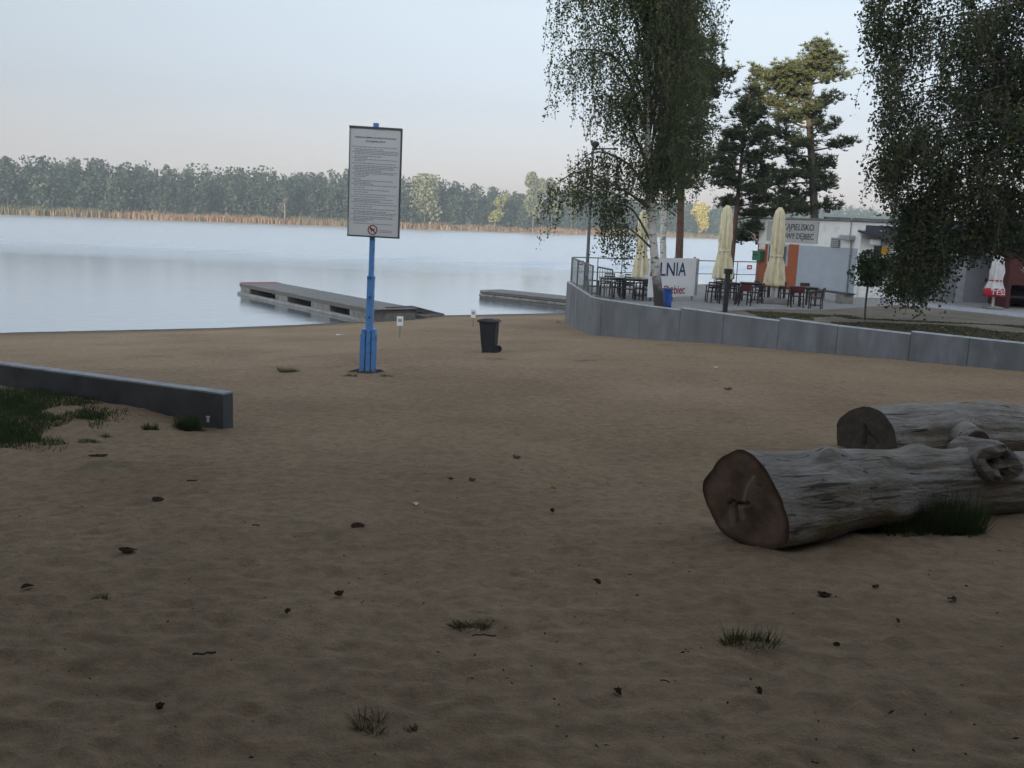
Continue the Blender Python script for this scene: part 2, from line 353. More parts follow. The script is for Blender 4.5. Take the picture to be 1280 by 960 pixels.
def cut_mat():
    mt, nt, N, L = nodes('sawn_end_grain')
    out = N.new('ShaderNodeOutputMaterial'); b = N.new('ShaderNodeBsdfPrincipled'); L.new(b.outputs[0], out.inputs[0])
    b.inputs['Roughness'].default_value = 0.9; b.inputs['Specular IOR Level'].default_value = 0.2
    a = N.new('ShaderNodeAttribute'); a.attribute_name = 'rad'
    k = N.new('ShaderNodeAttribute'); k.attribute_name = 'crack'
    tc = N.new('ShaderNodeTexCoord')
    n1 = N.new('ShaderNodeTexNoise'); n1.inputs['Scale'].default_value = 5; n1.inputs['Detail'].default_value = 8; L.new(tc.outputs['Object'], n1.inputs['Vector'])
    c1 = N.new('ShaderNodeValToRGB'); e = c1.color_ramp.elements
    e[0].position = 0.32; e[1].position = 0.7; e[0].color = (0.11, 0.078, 0.058, 1); e[1].color = (0.29, 0.2, 0.15, 1)
    L.new(n1.outputs['Fac'], c1.inputs[0])
    s = N.new('ShaderNodeMath'); s.operation = 'MULTIPLY'; s.inputs[1].default_value = 120; L.new(a.outputs['Fac'], s.inputs[0])
    s1 = N.new('ShaderNodeMath'); s1.operation = 'SINE'; L.new(s.outputs[0], s1.inputs[0])
    mr = N.new('ShaderNodeMapRange'); mr.inputs['From Min'].default_value = -1; mr.inputs['To Min'].default_value = 0.86; mr.inputs['To Max'].default_value = 1.06; L.new(s1.outputs[0], mr.inputs['Value'])
    rr = N.new('ShaderNodeValToRGB'); q = rr.color_ramp.elements     # dark rind
    q[0].position = 0.86; q[1].position = 0.98; q[0].color = (1, 1, 1, 1); q[1].color = (0.4, 0.38, 0.36, 1); L.new(a.outputs['Fac'], rr.inputs[0])
    h = N.new('ShaderNodeMix'); h.data_type = 'RGBA'; h.blend_type = 'MULTIPLY'; h.inputs['Factor'].default_value = 1; L.new(c1.outputs[0], h.inputs['A']); L.new(mr.outputs[0], h.inputs['B'])
    h2 = N.new('ShaderNodeMix'); h2.data_type = 'RGBA'; h2.blend_type = 'MULTIPLY'; h2.inputs['Factor'].default_value = 1; L.new(h.outputs['Result'], h2.inputs['A']); L.new(rr.outputs[0], h2.inputs['B'])
    n2 = N.new('ShaderNodeTexNoise'); n2.inputs['Scale'].default_value = 60; n2.inputs['Detail'].default_value = 4; L.new(tc.outputs['Object'], n2.inputs['Vector'])
    bp = N.new('ShaderNodeBump'); bp.inputs['Strength'].default_value = 0.5; bp.inputs['Distance'].default_value = 0.01; L.new(n2.outputs['Fac'], bp.inputs['Height']); L.new(bp.outputs[0], b.inputs['Normal'])
    pl = N.new('ShaderNodeMix'); pl.data_type = 'RGBA'; pl.inputs['B'].default_value = (0.36, 0.31, 0.265, 1); L.new(k.outputs['Fac'], pl.inputs['Factor']); L.new(h2.outputs['Result'], pl.inputs['A'])
    L.new(pl.outputs['Result'], b.inputs['Base Color'])
    return mt


M['cut'] = cut_mat()


# ------------------------------------------------------------------ object helpers
def link(o, parent=None):
    COL.objects.link(o)
    if parent is not None: o.parent = parent
    return o


def tag(o, label=None, cat=None, group=None, kind=None):
    if label: o['label'] = label
    if cat: o['category'] = cat
    if group: o['group'] = group
    if kind: o['kind'] = kind
    return o


def thing(name, loc, label, cat, rz=0.0, group=None):
    o = bpy.data.objects.new(name, None); o.empty_display_size = 0.1
    o.location = loc; o.rotation_euler = (0, 0, rz); COL.objects.link(o)
    return tag(o, label, cat, group)


def np_mesh(name, V, F, material, parent=None, smooth=False, attrs=None):
    V = np.asarray(V, np.float32); F = np.asarray(F, np.int32)
    me = bpy.data.meshes.new(name); n = F.shape[1]
    me.vertices.add(len(V)); me.vertices.foreach_set('co', V.ravel())
    me.loops.add(F.size); me.loops.foreach_set('vertex_index', F.ravel())
    me.polygons.add(len(F)); me.polygons.foreach_set('loop_start', np.arange(0, F.size, n, dtype=np.int32))
    try: me.polygons.foreach_set('loop_total', np.full(len(F), n, np.int32))
    except Exception: pass
    for k, v in (attrs or {}).items():
        a = me.attributes.new(k, 'FLOAT', 'POINT'); a.data.foreach_set('value', np.asarray(v, np.float32))
    me.update(calc_edges=True); me.validate()
    if smooth: me.polygons.foreach_set('use_smooth', np.ones(len(me.polygons), bool))
    me.materials.append(material)
    return link(bpy.data.objects.new(name, me), parent)


class MB:
    def __init__(s): s.v = []; s.f = []

    def add(s, vs, fs):
        k = len(s.v); s.v += [tuple(p) for p in vs]; s.f += [tuple(i + k for i in f) for f in fs]; return s

    def box(s, c, d, rz=0.0, ry=0.0, rx=0.0, bev=0.0, taper=1.0):
        R = Matrix.Rotation(rz, 3, 'Z') @ Matrix.Rotation(ry, 3, 'Y') @ Matrix.Rotation(rx, 3, 'X')
        c = Vector(c); hx, hy, hz = d[0] / 2, d[1] / 2, d[2] / 2
        if bev <= 0:
            P = [(-1, -1, -1), (1, -1, -1), (1, 1, -1), (-1, 1, -1), (-1, -1, 1), (1, -1, 1), (1, 1, 1), (-1, 1, 1)]
            vs = []
            for a, b, e in P:
                t = taper if e > 0 else 1
                vs.append(c + R @ Vector((a * hx * t, b * hy * t, e * hz)))
            return s.add(vs, [(3, 2, 1, 0), (4, 5, 6, 7), (0, 1, 5, 4), (1, 2, 6, 5), (2, 3, 7, 6), (3, 0, 4, 7)])
        rings = []
        for z, i in ((-hz, bev), (-hz + bev, 0), (hz - bev, 0), (hz, bev)):
            t = taper if z > 0 else 1; x, y = hx * t, hy * t; b = bev
            rings.append([(-x + b + 0, -y + i, z), (x - b, -y + i, z), (x - i, -y + b, z), (x - i, y - b, z), (x - b, y - i, z), (-x + b, y - i, z), (-x + i, y - b, z), (-x + i, -y + b, z)])
        vs = [c + R @ Vector(p) for r in rings for p in r]
        fs = [tuple(range(7, -1, -1)), tuple(range(24, 32))]
        for k in range(3):
            for j in range(8): fs.append((k * 8 + j, k * 8 + (j + 1) % 8, (k + 1) * 8 + (j + 1) % 8, (k + 1) * 8 + j))
        return s.add(vs, fs)

    def bar(s, a, b, w, h=None):
        a, b = Vector(a), Vector(b); d = b - a; L = d.length; d.normalize()
        h = h or w
        up = Vector((0, 0, 1)) if abs(d.z) < 0.95 else Vector((0, 1, 0))
        x = d.cross(up).normalized() * (w / 2); y = x.cross(d).normalized() * (h / 2)
        vs = [a - x - y, a + x - y, a + x + y, a - x + y, b - x - y, b + x - y, b + x + y, b - x + y]
        return s.add(vs, [(3, 2, 1, 0), (4, 5, 6, 7), (0, 1, 5, 4), (1, 2, 6, 5), (2, 3, 7, 6), (3, 0, 4, 7)])

    def tube(s, path, rad, n=8, caps=True):
        path = [Vector(p) for p in path]
        if not hasattr(rad, '__len__'): rad = [rad] * len(path)
        rings = []; prev = None
        for i, p in enumerate(path):
            d = (path[min(i + 1, len(path) - 1)] - path[max(i - 1, 0)]).normalized()
            if prev is None:
                x = d.orthogonal().normalized()
            else:
                x = (prev - d * prev.dot(d)); x = x.normalized() if x.length > 1e-6 else d.orthogonal().normalized()
            prev = x; y = d.cross(x)
            rings.append([p + (x * math.cos(2 * PI * k / n) + y * math.sin(2 * PI * k / n)) * rad[i] for k in range(n)])
        vs = [v for r in rings for v in r]; fs = []
        for i in range(len(path) - 1):
            for k in range(n): fs.append((i * n + k, i * n + (k + 1) % n, (i + 1) * n + (k + 1) % n, (i + 1) * n + k))
        if caps:
            fs.append(tuple(range(n - 1, -1, -1))); fs.append(tuple(range((len(path) - 1) * n, len(path) * n)))
        return s.add(vs, fs)

    def lathe(s, prof, n=16, c=(0, 0, 0), wob=None):
        c = Vector(c); vs = []; fs = []
        for r, z in prof:
            for k in range(n):
                a = 2 * PI * k / n; q = r * (wob(a, z) if wob else 1)
                vs.append(c + Vector((q * math.cos(a), q * math.sin(a), z)))
        for i in range(len(prof) - 1):
            for k in range(n): fs.append((i * n + k, i * n + (k + 1) % n, (i + 1) * n + (k + 1) % n, (i + 1) * n + k))
        fs.append(tuple(range(n - 1, -1, -1))); fs.append(tuple(range((len(prof) - 1) * n, len(prof) * n)))
        return s.add(vs, fs)

    def prism(s, pts, off):            # polygon pts (3d) swept by off
        pts = [Vector(p) for p in pts]; off = Vector(off); n = len(pts)
        return s.add(pts + [p + off for p in pts], [tuple(range(n - 1, -1, -1)), tuple(range(n, 2 * n))] + [(i, (i + 1) % n, n + (i + 1) % n, n + i) for i in range(n)])

    def build(s, name, material, parent=None, smooth=False, world=None):
        """world: the root Empty whose frame the (world-space) vertices go into"""
        vs = s.v
        if world is not None:
            W = (Matrix.Translation(world.location) @ world.rotation_euler.to_matrix().to_4x4()).inverted()
            vs = [tuple(W @ Vector(p)) for p in vs]
        me = bpy.data.meshes.new(name); me.from_pydata(vs, [], s.f); me.update()
        if smooth: me.polygons.foreach_set('use_smooth', [True] * len(me.polygons))
        me.materials.append(material)
        return link(bpy.data.objects.new(name, me), parent)


def copy_tree(o, parent=None):
    c = o.copy(); COL.objects.link(c); c.parent = parent
    for ch in list(o.children): copy_tree(ch, c)
    return c


def lettering(txt, height, material, parent, frame, name='lettering', sx=1.0, align='CENTER', ext=0.004):
    cu = bpy.data.curves.new('t', 'FONT'); cu.body = txt; cu.size = height / 0.72; cu.align_x = align; cu.align_y = 'CENTER'; cu.extrude = ext; cu.offset = 0.012 * height
    to = bpy.data.objects.new('t', cu); COL.objects.link(to)
    dg = bpy.context.evaluated_depsgraph_get(); dg.update()
    me = bpy.data.meshes.new_from_object(to.evaluated_get(dg))
    bpy.data.objects.remove(to); bpy.data.curves.remove(cu)
    me.name = name
    for v in me.vertices:
        v.co = frame(v.co.x * sx, v.co.y, v.co.z)
    me.materials.clear(); me.materials.append(material)
    return link(bpy.data.objects.new(name, me), parent)


def cards(P, size, name, material, parent=None, elong=1.5, droop=0.0, attrs=None, squash=None):
    """leaf-sized rhombi at the points P, every one turned its own way"""
    n = len(P); P = np.asarray(P, float)
    a = RNG.normal(size=(n, 3)); a[:, 2] -= droop; a /= np.linalg.norm(a, axis=1)[:, None]
    b = RNG.normal(size=(n, 3)); b -= a * (a * b).sum(1)[:, None]; b /= np.linalg.norm(b, axis=1)[:, None]
    s = (np.asarray(size) * RNG.uniform(0.7, 1.3, n))[:, None]
    L = a * s * 0.5 * elong; W = b * s * 0.5
    V = np.stack([P - L, P + W - L * 0.1, P + L, P - W - L * 0.1], 1).reshape(-1, 3)
    F = np.arange(4 * n).reshape(-1, 4)
    at_ = {k: np.repeat(v, 4) for k, v in (attrs or {}).items()}
    return np_mesh(name, V, F, material, parent, attrs=at_)


def blades(base, tip, width, name, material, parent=None, attrs=None):
    base = np.asarray(base, float); tip = np.asarray(tip, float); n = len(base)
    d = tip - base
    s = np.cross(d, RNG.normal(size=(n, 3))); s /= np.linalg.norm(s, axis=1)[:, None] + 1e-9
    w = np.asarray(width).reshape(-1, 1) if hasattr(width, '__len__') else width
    s = s * w * 0.5
    mid = base + d * 0.5 + np.stack([d[:, 1] * 0.08, -d[:, 0] * 0.08, np.abs(d[:, 2]) * 0.06], 1)
    V = np.stack([base - s, base + s, mid + s * 0.8, tip, mid - s * 0.8], 1).reshape(-1, 3)
    F = np.arange(5 * n).reshape(-1, 5)
    at_ = {k: np.repeat(v, 5) for k, v in (attrs or {}).items()}
    return np_mesh(name, V, F, material, parent, attrs=at_)


#@SETTING
# ------------------------------------------------------------------ the setting: beach, lake, far shore, terrace
def make_beach():
    rows = np.concatenate([np.linspace(-70, 1.0, 40)[:-1], np.geomspace(1.0, 75, 560)])
    kk = np.linspace(-0.72, 0.72, 440)
    out = np.geomspace(0.72, 22, 28)[1:]
    kk = np.concatenate([-out[::-1], kk, out])
    Y = np.repeat(rows[:, None], len(kk), 1); X = kk[None, :] * (np.maximum(Y, 0) + 4)
    Z = beach(X, Y)
    # soft hollows, wind ripples and old footprints
    fade = np.clip((32 - Y) / 22, 0.12, 1) * (Y > -5)
    Z = Z + fade * (0.04 * (vnoise(X * 0.6, Y * 0.6) - 0.5) + 0.020 * (vnoise(X * 2.4 + 9, Y * 2.9) - 0.5) + 0.026 * (vnoise(X * 5.3, Y * 8 + 3) - 0.5) + 0.017 * (vnoise(X * 11, Y * 19) - 0.5))
    r = np.random.default_rng(3)
    n = 2600
    fy = 1.6 + 22 * r.random(n) ** 1.35; fx = (r.random(n) * 1.3 - 0.65) * (fy + 4)
    ang = r.random(n) * PI
    wid = r.uniform(0.045, 0.085, n); dep = r.uniform(0.004, 0.017, n)
    for i in range(n):
        j0 = np.searchsorted(rows, fy[i] - 0.45); j1 = np.searchsorted(rows, fy[i] + 0.45)
        dx = X[j0:j1] - fx[i]; dy = Y[j0:j1] - fy[i]
        c, s = math.cos(ang[i]), math.sin(ang[i])
        q = ((dx * c + dy * s) / (wid[i] * 1.9)) ** 2 + ((-dx * s + dy * c) / wid[i]) ** 2
        Z[j0:j1] += dep[i] * (-np.exp(-q * 1.2) + 0.55 * np.exp(-(np.sqrt(q) - 1.5) ** 2 * 4))
    nr, nc = X.shape
    V = np.stack([X, Y, Z], 2).reshape(-1, 3)
    I = np.arange(nr * nc).reshape(nr, nc)
    F = np.stack([I[:-1, :-1], I[:-1, 1:], I[1:, 1:], I[1:, :-1]], 2).reshape(-1, 4)
    return tag(np_mesh('beach', V, F, M['sand'], smooth=True), kind='structure')


make_beach()
w = MB(); w.add([(-4000, -300, WZ), (4000, -300, WZ), (4000, 5000, WZ), (-4000, 5000, WZ)], [(0, 1, 2, 3)])
tag(w.build('lake_water', M['water']), kind='structure')

# far shore: the waterline read from the photograph, continued to both sides
FS = [(-520, 90), (-300, 175), (-143.8, 269.3), (-14, 356), (93, 468), (260, 590), (700, 800), (1500, 1000)]
FSX = [p[0] for p in FS]; FSY = [p[1] for p in FS]


def far_y(x): return np.interp(x, FSX, FSY)


def make_far():
    xs = np.linspace(-900, 1500, 150); off = [0, 1.5, 6, 15, 60, 160, 400, 1000, 3000]
    hz = [-0.25, 0.25, 0.5, 0.8, 1.5, 3, 5, 8, 10]
    V = []
    for o, h in zip(off, hz):
        for x in xs: V.append((x, float(far_y(x)) + o, WZ + h + (0.3 * math.sin(x * 0.05) if o > 2 else 0)))
    n = len(xs); F = [(a * n + i, a * n + i + 1, (a + 1) * n + i + 1, (a + 1) * n + i) for a in range(len(off) - 1) for i in range(n - 1)]
    return tag(np_mesh('far_shore', V, F, M['forest_floor'], smooth=True), kind='structure')


make_far()

# terrace behind the retaining wall
poly = [(WALL_P[0].x + 0.12, WALL_P[0].y + 0.3), (WALL_P[1].x + 0.16, WALL_P[1].y + 0.1)]
poly += [(p.x + 0.03, p.y + 0.14) for p in WALL_P[2:]] + [(60, WALL_P[-1].y - 6), (70, 70), (30, 52), (12, 43), (9.2, 41.2), (5.5, 37.6), (2.2, 35.6)]
tm = MB(); tm.prism([(x, y, -3.2) for x, y in poly], (0, 0, 3.2 + TZ))
tag(tm.build('terrace_ground', M['terrace']), kind='structure')
# paved seating yard and footpath on the terrace, a few millimetres proud
pv = MB()
yard = [(2.6, 34.6)] + [tuple(on(a_, b_, TZ))[:2] for a_, b_ in ((748, 377), (800, 384), (845, 389), (905, 389), (950, 386.5), (1030, 388), (1080, 384), (1130, 381), (1180, 384), (1285, 396), (1400, 408))] + [(40, 30), (40, 38), (13, 38), (10.6, 40), (9.2, 40.6), (5.5, 37.2)]
pv.prism([(x, y, TZ - 0.05) for x, y in yard], (0, 0, 0.062))
tag(pv.build('yard_paving', M['paving']), kind='structure')
pl = [on(1110, 381, TZ), on(1160, 384.5, TZ), on(1285, 398, TZ), on(1285, 393, TZ), on(1165, 380.5, TZ), on(1112, 378, TZ)]

#@FOREST
# ------------------------------------------------------------------ far forest, reeds
def tree_cloud(cx, cy, z0, h, r, n, lobes=7, tall=1.0, low=0.28, spr=0.55):
    """points through the volume of a crown made of uneven lobes"""
    P = []
    for _ in range(lobes):
        a = RNG.random() * 2 * PI; q = r * spr * math.sqrt(RNG.random()); zz = z0 + h * (low + (0.9 - low) * RNG.random())
        shrink = 1 - 0.5 * abs((zz - z0) / h - 0.5)
        lr = r * RNG.uniform(0.42, 0.68) * shrink
        d = RNG.normal(size=(n // lobes, 3)); d /= np.linalg.norm(d, axis=1)[:, None]
        d *= (lr * RNG.random(n // lobes) ** 0.35)[:, None]; d[:, 2] *= 1.25 * tall
        P.append(d + np.array([cx + q * math.cos(a), cy + q * math.sin(a), zz]))
    P = np.concatenate(P); P[:, 2] = np.clip(P[:, 2], z0 + 0.2, z0 + h * 1.02)
    return P


TOP_PX = [-400, 0, 60, 110, 150, 200, 250, 300, 350, 400, 430, 505, 560, 600, 640, 700, 760, 870, 960, 1000, 1045, 1080, 1130, 1280, 1700]
TOP_Y = [190, 198, 197, 201, 204, 206, 208, 212, 214, 214, 214, 223, 226, 232, 241, 240, 245, 256, 262, 262, 257, 260, 274, 280, 290]


def px_of(p):
    v = p - CAM; dz = v.dot(_F); return 640 + FPX * v.dot(_R) / dz, 480 - FPX * v.dot(_U) / dz


def forest():
    Ps, Ts, tv, tf = [], [], MB(), None
    for row, (o, sp) in enumerate([(7, 3.2), (14, 3.4), (23, 3.6), (33, 4.6)]):
        x = -470
        while x < 640:
            x += sp * RNG.uniform(0.55, 1.4)
            y = float(far_y(x)) + o + RNG.uniform(-3, 3)
            px, _ = px_of(Vector((x, y, 0)))
            if px < -520 or px > 1800: continue
            out = px < -60 or px > 1340
            ytop = np.interp(px, TOP_PX, TOP_Y)
            ztop = at(px, ytop, y).z
            h = (ztop - WZ - 1) * ([0.68, 0.82, 0.91, 0.93][row]) * RNG.uniform(0.92, 1.03)
            r = RNG.uniform(2.4, 4.2) * (0.85 + 0.02 * h)
            z0 = WZ + 0.9 + (0 if row < 2 else 0.12 * h)
            p = tree_cloud(x, y, z0, h, r, ([720, 640, 560, 420][row] if not out else [330, 260, 200, 120][row]), lobes=int(RNG.integers(8, 13)), tall=1.5, low=0.04 if row < 2 else 0.2, spr=0.8)
            Ps.append(p); t = np.clip(RNG.normal(0.32, 0.17), 0.03, 0.95); Ts.append(np.full(len(p), t))
            tv.tube([(x, y, WZ + 0.4), (x + RNG.normal() * 0.3, y, WZ + h * 0.8)], [0.22, 0.06], 5)
    P = np.concatenate(Ps); T = np.concatenate(Ts)
    o = cards(P, 0.8, 'forest', M['forest'], attrs={'tint': T}, elong=1.2)
    tag(o, 'long dark green wood along the far shore of the lake', 'forest', kind='stuff')
    k = tv.build('forest_trunks', M['pine_dark'], o); k['kind'] = 'stuff'


forest()


def reeds():
    n = 70000
    x = RNG.uniform(-400, 520, n); d = RNG.random(n)
    y = far_y(x) + 0.4 + d * 5.5
    hh = (1.75 + 1.5 * d + 0.5 * vnoise(x * 0.03 + 5, d * 0)) * RNG.uniform(0.75, 1.12, n) * (0.82 + 0.18 * vnoise(x * 0.3, d))
    b = np.stack([x, y, np.full(n, WZ - 0.05)], 1)
    t = b + np.stack([RNG.normal(0, 0.18, n), RNG.normal(0, 0.15, n), hh], 1)
    tone = 0.25 + 0.9 * (vnoise(x * 0.035 + 40, x * 0 + 3.3) - 0.25) + 0.25 * (vnoise(x * 0.25, x * 0) - 0.5) - 0.55 * (d - 0.35)
    o = blades(b, t, 0.24, 'reeds', M['reed'], attrs={'tint': np.clip(tone, 0, 1)})
    tag(o, 'belt of orange and green reeds at the far waterline', 'reeds', kind='stuff')


reeds()


def far_tree(name, px0, px1, ytop, ybot, label, cat, leaf, lean=0.0, n=1500, group=None, back=-3.0, barkmat='birch_limb', lobes=9, size=0.75, tall=1.1):
    px = (px0 + px1) / 2
    lo, hi = 150.0, 900.0
    for _ in range(60):
        Y = (lo + hi) / 2; p = at(px, 280, Y)
        if p.y < float(far_y(p.x)) + 4.5 + back: lo = Y
        else: hi = Y
    base = at(px, ybot, Y); top = at(px, ytop, Y)
    h = top.z - WZ - 0.4; r = abs(at(px1, 250, Y).x - at(px0, 250, Y).x) / 2
    root = thing(name, (base.x, base.y, WZ + 0.3), label, cat, group=group)
    tr = MB(); tr.tube([(0, 0, -0.5), (lean * h * 0.4, 0, h * 0.45), (lean * h * 0.85, 0, h * 0.9)], [0.26, 0.17, 0.05], 7)
    for _ in range(7):
        a = RNG.random() * 2 * PI; z = h * RNG.uniform(0.25, 0.8)
        tr.tube([(lean * z, 0, z), (lean * z + math.cos(a) * r * 0.6, math.sin(a) * r * 0.6, z + h * 0.14)], [0.09, 0.02], 5)
    tr.build('trunk', M[barkmat], root)
    P = tree_cloud(0, 0, h * 0.08, h, r, n, lobes, tall)
    P[:, 0] += lean * P[:, 2]
    cards(P, size, 'crown', M[leaf], root, elong=1.3)
    return root


far_tree('poplar_tree', 650, 682, 222, 286, 'tall pale grey-green tree rising above the far wood, left of the hanging birch sprays', 'tree', 'willow', n=2600)
far_tree('poplar_tree', 676, 702, 225, 287, 'pale rounded tree on far shore just behind the hanging birch sprays', 'tree', 'willow', n=2200)
far_tree('poplar_tree', 702, 726, 234, 288, 'shorter pale tree on far shore seen through the birch sprays, next to the lamp post', 'tree', 'willow', n=1800)
far_tree('willow_tree', 505, 556, 224, 278, 'pale sparse tree on the far shore just right of the white notice board', 'tree', 'willow', n=1700, lobes=12)
far_tree('leaning_tree', 606, 626, 242, 286, 'slim yellow-green tree leaning right over the far reeds', 'tree', 'yellowgreen', lean=0.24, n=900, lobes=6, size=0.6)
far_tree('bare_birch', 340, 372, 226, 266, 'thin pale birch stem with sparse crown at the edge of far wood', 'tree', 'forest', n=500, barkmat='birch_limb')
far_tree('autumn_tree', 862, 890, 257, 290, 'small round bright yellow autumn tree on the far shore', 'tree', 'yellow_leafage', n=1300, size=0.6)
#@THINGS
# ------------------------------------------------------------------ retaining wall, left wall
def up(p, z): return Vector((p.x, p.y, z))


PANEL_TOPS = [(351.5, 369), (370, 373.5), (373.5, 380.5), (380.5, 387), (384, 391.5), (391.5, 400.5), (397, 406.5), (406.5, 416.7), (413.5, 421.5), (421.5, 429), (429, 441)]
rw = thing('retaining_wall', up(WALL_P[4], float(beach0(WALL_P[4].x, WALL_P[4].y))), 'long grey concrete panel wall holding up the cafe terrace above the beach', 'wall')
for i, (ya, yb) in enumerate(PANEL_TOPS):
    a, b = WALL_P[i].copy(), WALL_P[i + 1].copy()
    za = at(WALL_PX[i][0], ya, a.y).z; zb = at(WALL_PX[i + 1][0], yb, b.y).z
    d = (b - a); d.z = 0; d.normalize(); nrm = Vector((-d.y, d.x, 0))
    if nrm.y < 0: nrm = -nrm
    a2 = a + d * 0.006; b2 = b - d * 0.006
    t = 0.17; c = 0.022
    mb = MB()
    mb.prism([up(a2, a.z - 0.5), up(b2, b.z - 0.5), up(b2, zb - c), up(a2, za - c)], nrm * t)
    pn = mb.build('panel', M['concrete'], rw, world=rw)
    tp = MB(); a3, b3 = a2 + nrm * c, b2 + nrm * c
    tp.prism([up(a2, za - c + 0.0), up(b2, zb - c), up(b3, zb), up(b3 + nrm * (t - c), zb), up(b2 + nrm * t, zb - c)][:3] + [up(a3, za)], nrm * 0.001) if False else None
    q = [up(a2, za - c), up(b2, zb - c), up(b3, zb), up(a3, za), up(a2 + nrm * t, za), up(b2 + nrm * t, zb), up(b2 + nrm * t, zb - c), up(a2 + nrm * t, za - c)]
    tp.add(q, [(0, 1, 2, 3), (3, 2, 5, 4), (4, 5, 6, 7), (0, 3, 4, 7), (1, 6, 5, 2)])
    tp.build('lit_top_edge', M['concrete_pale'], pn, world=rw)  # skylit top of the panel, its brightness put into a paler colour
for k_ in range(4):                 # the wall runs on beyond the picture until the sand covers it
    xs_ = [WALL_P[-1].x + 3.2 * k_, WALL_P[-1].x + 3.2 * (k_ + 1) - 0.012]; a, b = [Vector((x_, float(wall_line(x_)), 0)) for x_ in xs_]
    mb = MB(); mb.prism([up(a, -2), up(b, -2), up(b, zb - 0.01), up(a, zb - 0.01)], (0.02, 0.17, 0)); mb.build('panel', M['concrete'], rw, world=rw)

lw_end = onbeach(280, 537); lw_j = onbeach(259, 534)
lw_zt = at(280, 492.5, lw_end.y).z
lw_l = on(0, 455.5, lw_zt); lw_d = (lw_l - up(lw_end, lw_zt)).normalized(); lw_n = Vector((lw_d.y, -lw_d.x, 0))
if lw_n.y < 0: lw_n = -lw_n
lwt = thing('beach_wall', up(lw_end, lw_end.z), 'low grey concrete wall ending in the sand beside the grass patch', 'wall')
e0 = up(lw_end, 0); j0 = e0 + lw_d * 0.22; l0 = e0 + lw_d * 7.0
for nm, p, q, k in (('panel', l0, j0 + lw_d * 0.008, 0.0), ('end_panel', j0, e0, -0.012)):
    mb = MB(); o3 = lw_n * k
    mb.prism([p + o3 + Vector((0, 0, -1.2)), q + o3 + Vector((0, 0, -1.2)), q + o3 + Vector((0, 0, lw_zt - 0.015)), p + o3 + Vector((0, 0, lw_zt - 0.015))], lw_n * (0.17 - k))
    w_ = mb.build(nm, M['concrete_shaded'], lwt, world=lwt)
    mb = MB(); mb.prism([p + o3 + Vector((0, 0, lw_zt - 0.013)), q + o3 + Vector((0, 0, lw_zt - 0.013)), q + o3 + Vector((0, 0, lw_zt + 0.008)), p + o3 + Vector((0, 0, lw_zt + 0.008))], lw_n * (0.17 - k + 0.004))
    mb.build('coping', M['concrete_pale'], w_, world=lwt)
mb = MB(); p = at(260, 524, lw_end.y - 0.03); mb.box(p, (0.025, 0.02, 0.07)); mb.box(p + Vector((0, -0.002, 0.03)), (0.045, 0.016, 0.018)); mb.build('wall_tag', M['white'], lwt, world=lwt)

# ------------------------------------------------------------------ notice board on its blue post
sb = onbeach(460, 465); Ys = sb.y
sign = thing('notice_board', tuple(sb), 'tall white notice board of small print on a blue steel post in the sand', 'sign')
axT = at(470.3, 154, Ys)


def along(py):                      # point on the leaning post axis at photo height py
    lo, hi = 0.0, 1.0
    for _ in range(40):
        t = (lo + hi) / 2; p = sb.lerp(axT, t)
        if px_of(p)[1] > py: lo = t
        else: hi = t
    return sb.lerp(axT, (lo + hi) / 2)


mb = MB(); mb.bar(along(346), along(154), 0.088, 0.088); mb.build('upper_post', M['blue'], sign, world=sign)
mb = MB(); mb.bar(along(440), along(345), 0.125, 0.125); mb.box(along(347), (0.14, 0.14, 0.03)); mb.build('lower_post', M['blue'], sign, world=sign)
ba = MB()
for s_ in (-1, 1):
    o3 = Vector((s_ * 0.096, 0, 0))
    ba.bar(sb + o3 + Vector((0, 0, -0.3)), along(411) + o3 * 0.98, 0.062, 0.2)
    ba.bar(sb + o3 * 1.45 + Vector((0, -0.07, -0.3)), along(417) + o3 * 1.42 + Vector((0, -0.07, 0)), 0.03, 0.05)
ba.bar(sb + Vector((0, -0.02, -0.3)), along(413) + Vector((0, -0.02, 0)), 0.075, 0.16)
ba.box(along(412.5), (0.2, 0.19, 0.03))
ba.build('channel_foot', M['blue'], sign, world=sign)
for py in (347, 371, 396):
    mb = MB(); mb.tube([along(py) + Vector((0, -0.09, 0)), along(py) + Vector((0, 0.09, 0))], 0.016, 8); mb.build('bolt', M['black_metal'], sign, world=sign)
Yb = Ys - 0.085
TL, TR, BR, BL = at(437.6, 158.2, Yb), at(502.2, 162.2, Yb), at(498.2, 297.6, Yb), at(434.8, 294, Yb)
WB, HB = (TR - TL).length, (TL - BL).length


def bf(u, v, w=0.0):                # board frame: u right, v up in metres from the board's centre, w towards the viewer
    a = u / WB + 0.5; b = v / HB + 0.5
    return (BL * (1 - a) + BR * a) * (1 - b) + (TL * (1 - a) + TR * a) * b + Vector((0, -w, 0))


def bquad(mbx, u0, u1, v0, v1, w0, w1):
    P = [bf(u0, v0, w1), bf(u1, v0, w1), bf(u1, v1, w1), bf(u0, v1, w1), bf(u0, v0, w0), bf(u1, v0, w0), bf(u1, v1, w0), bf(u0, v1, w0)]
    mbx.add(P, [(0, 1, 2, 3), (7, 6, 5, 4), (0, 4, 5, 1), (1, 5, 6, 2), (2, 6, 7, 3), (3, 7, 4, 0)])


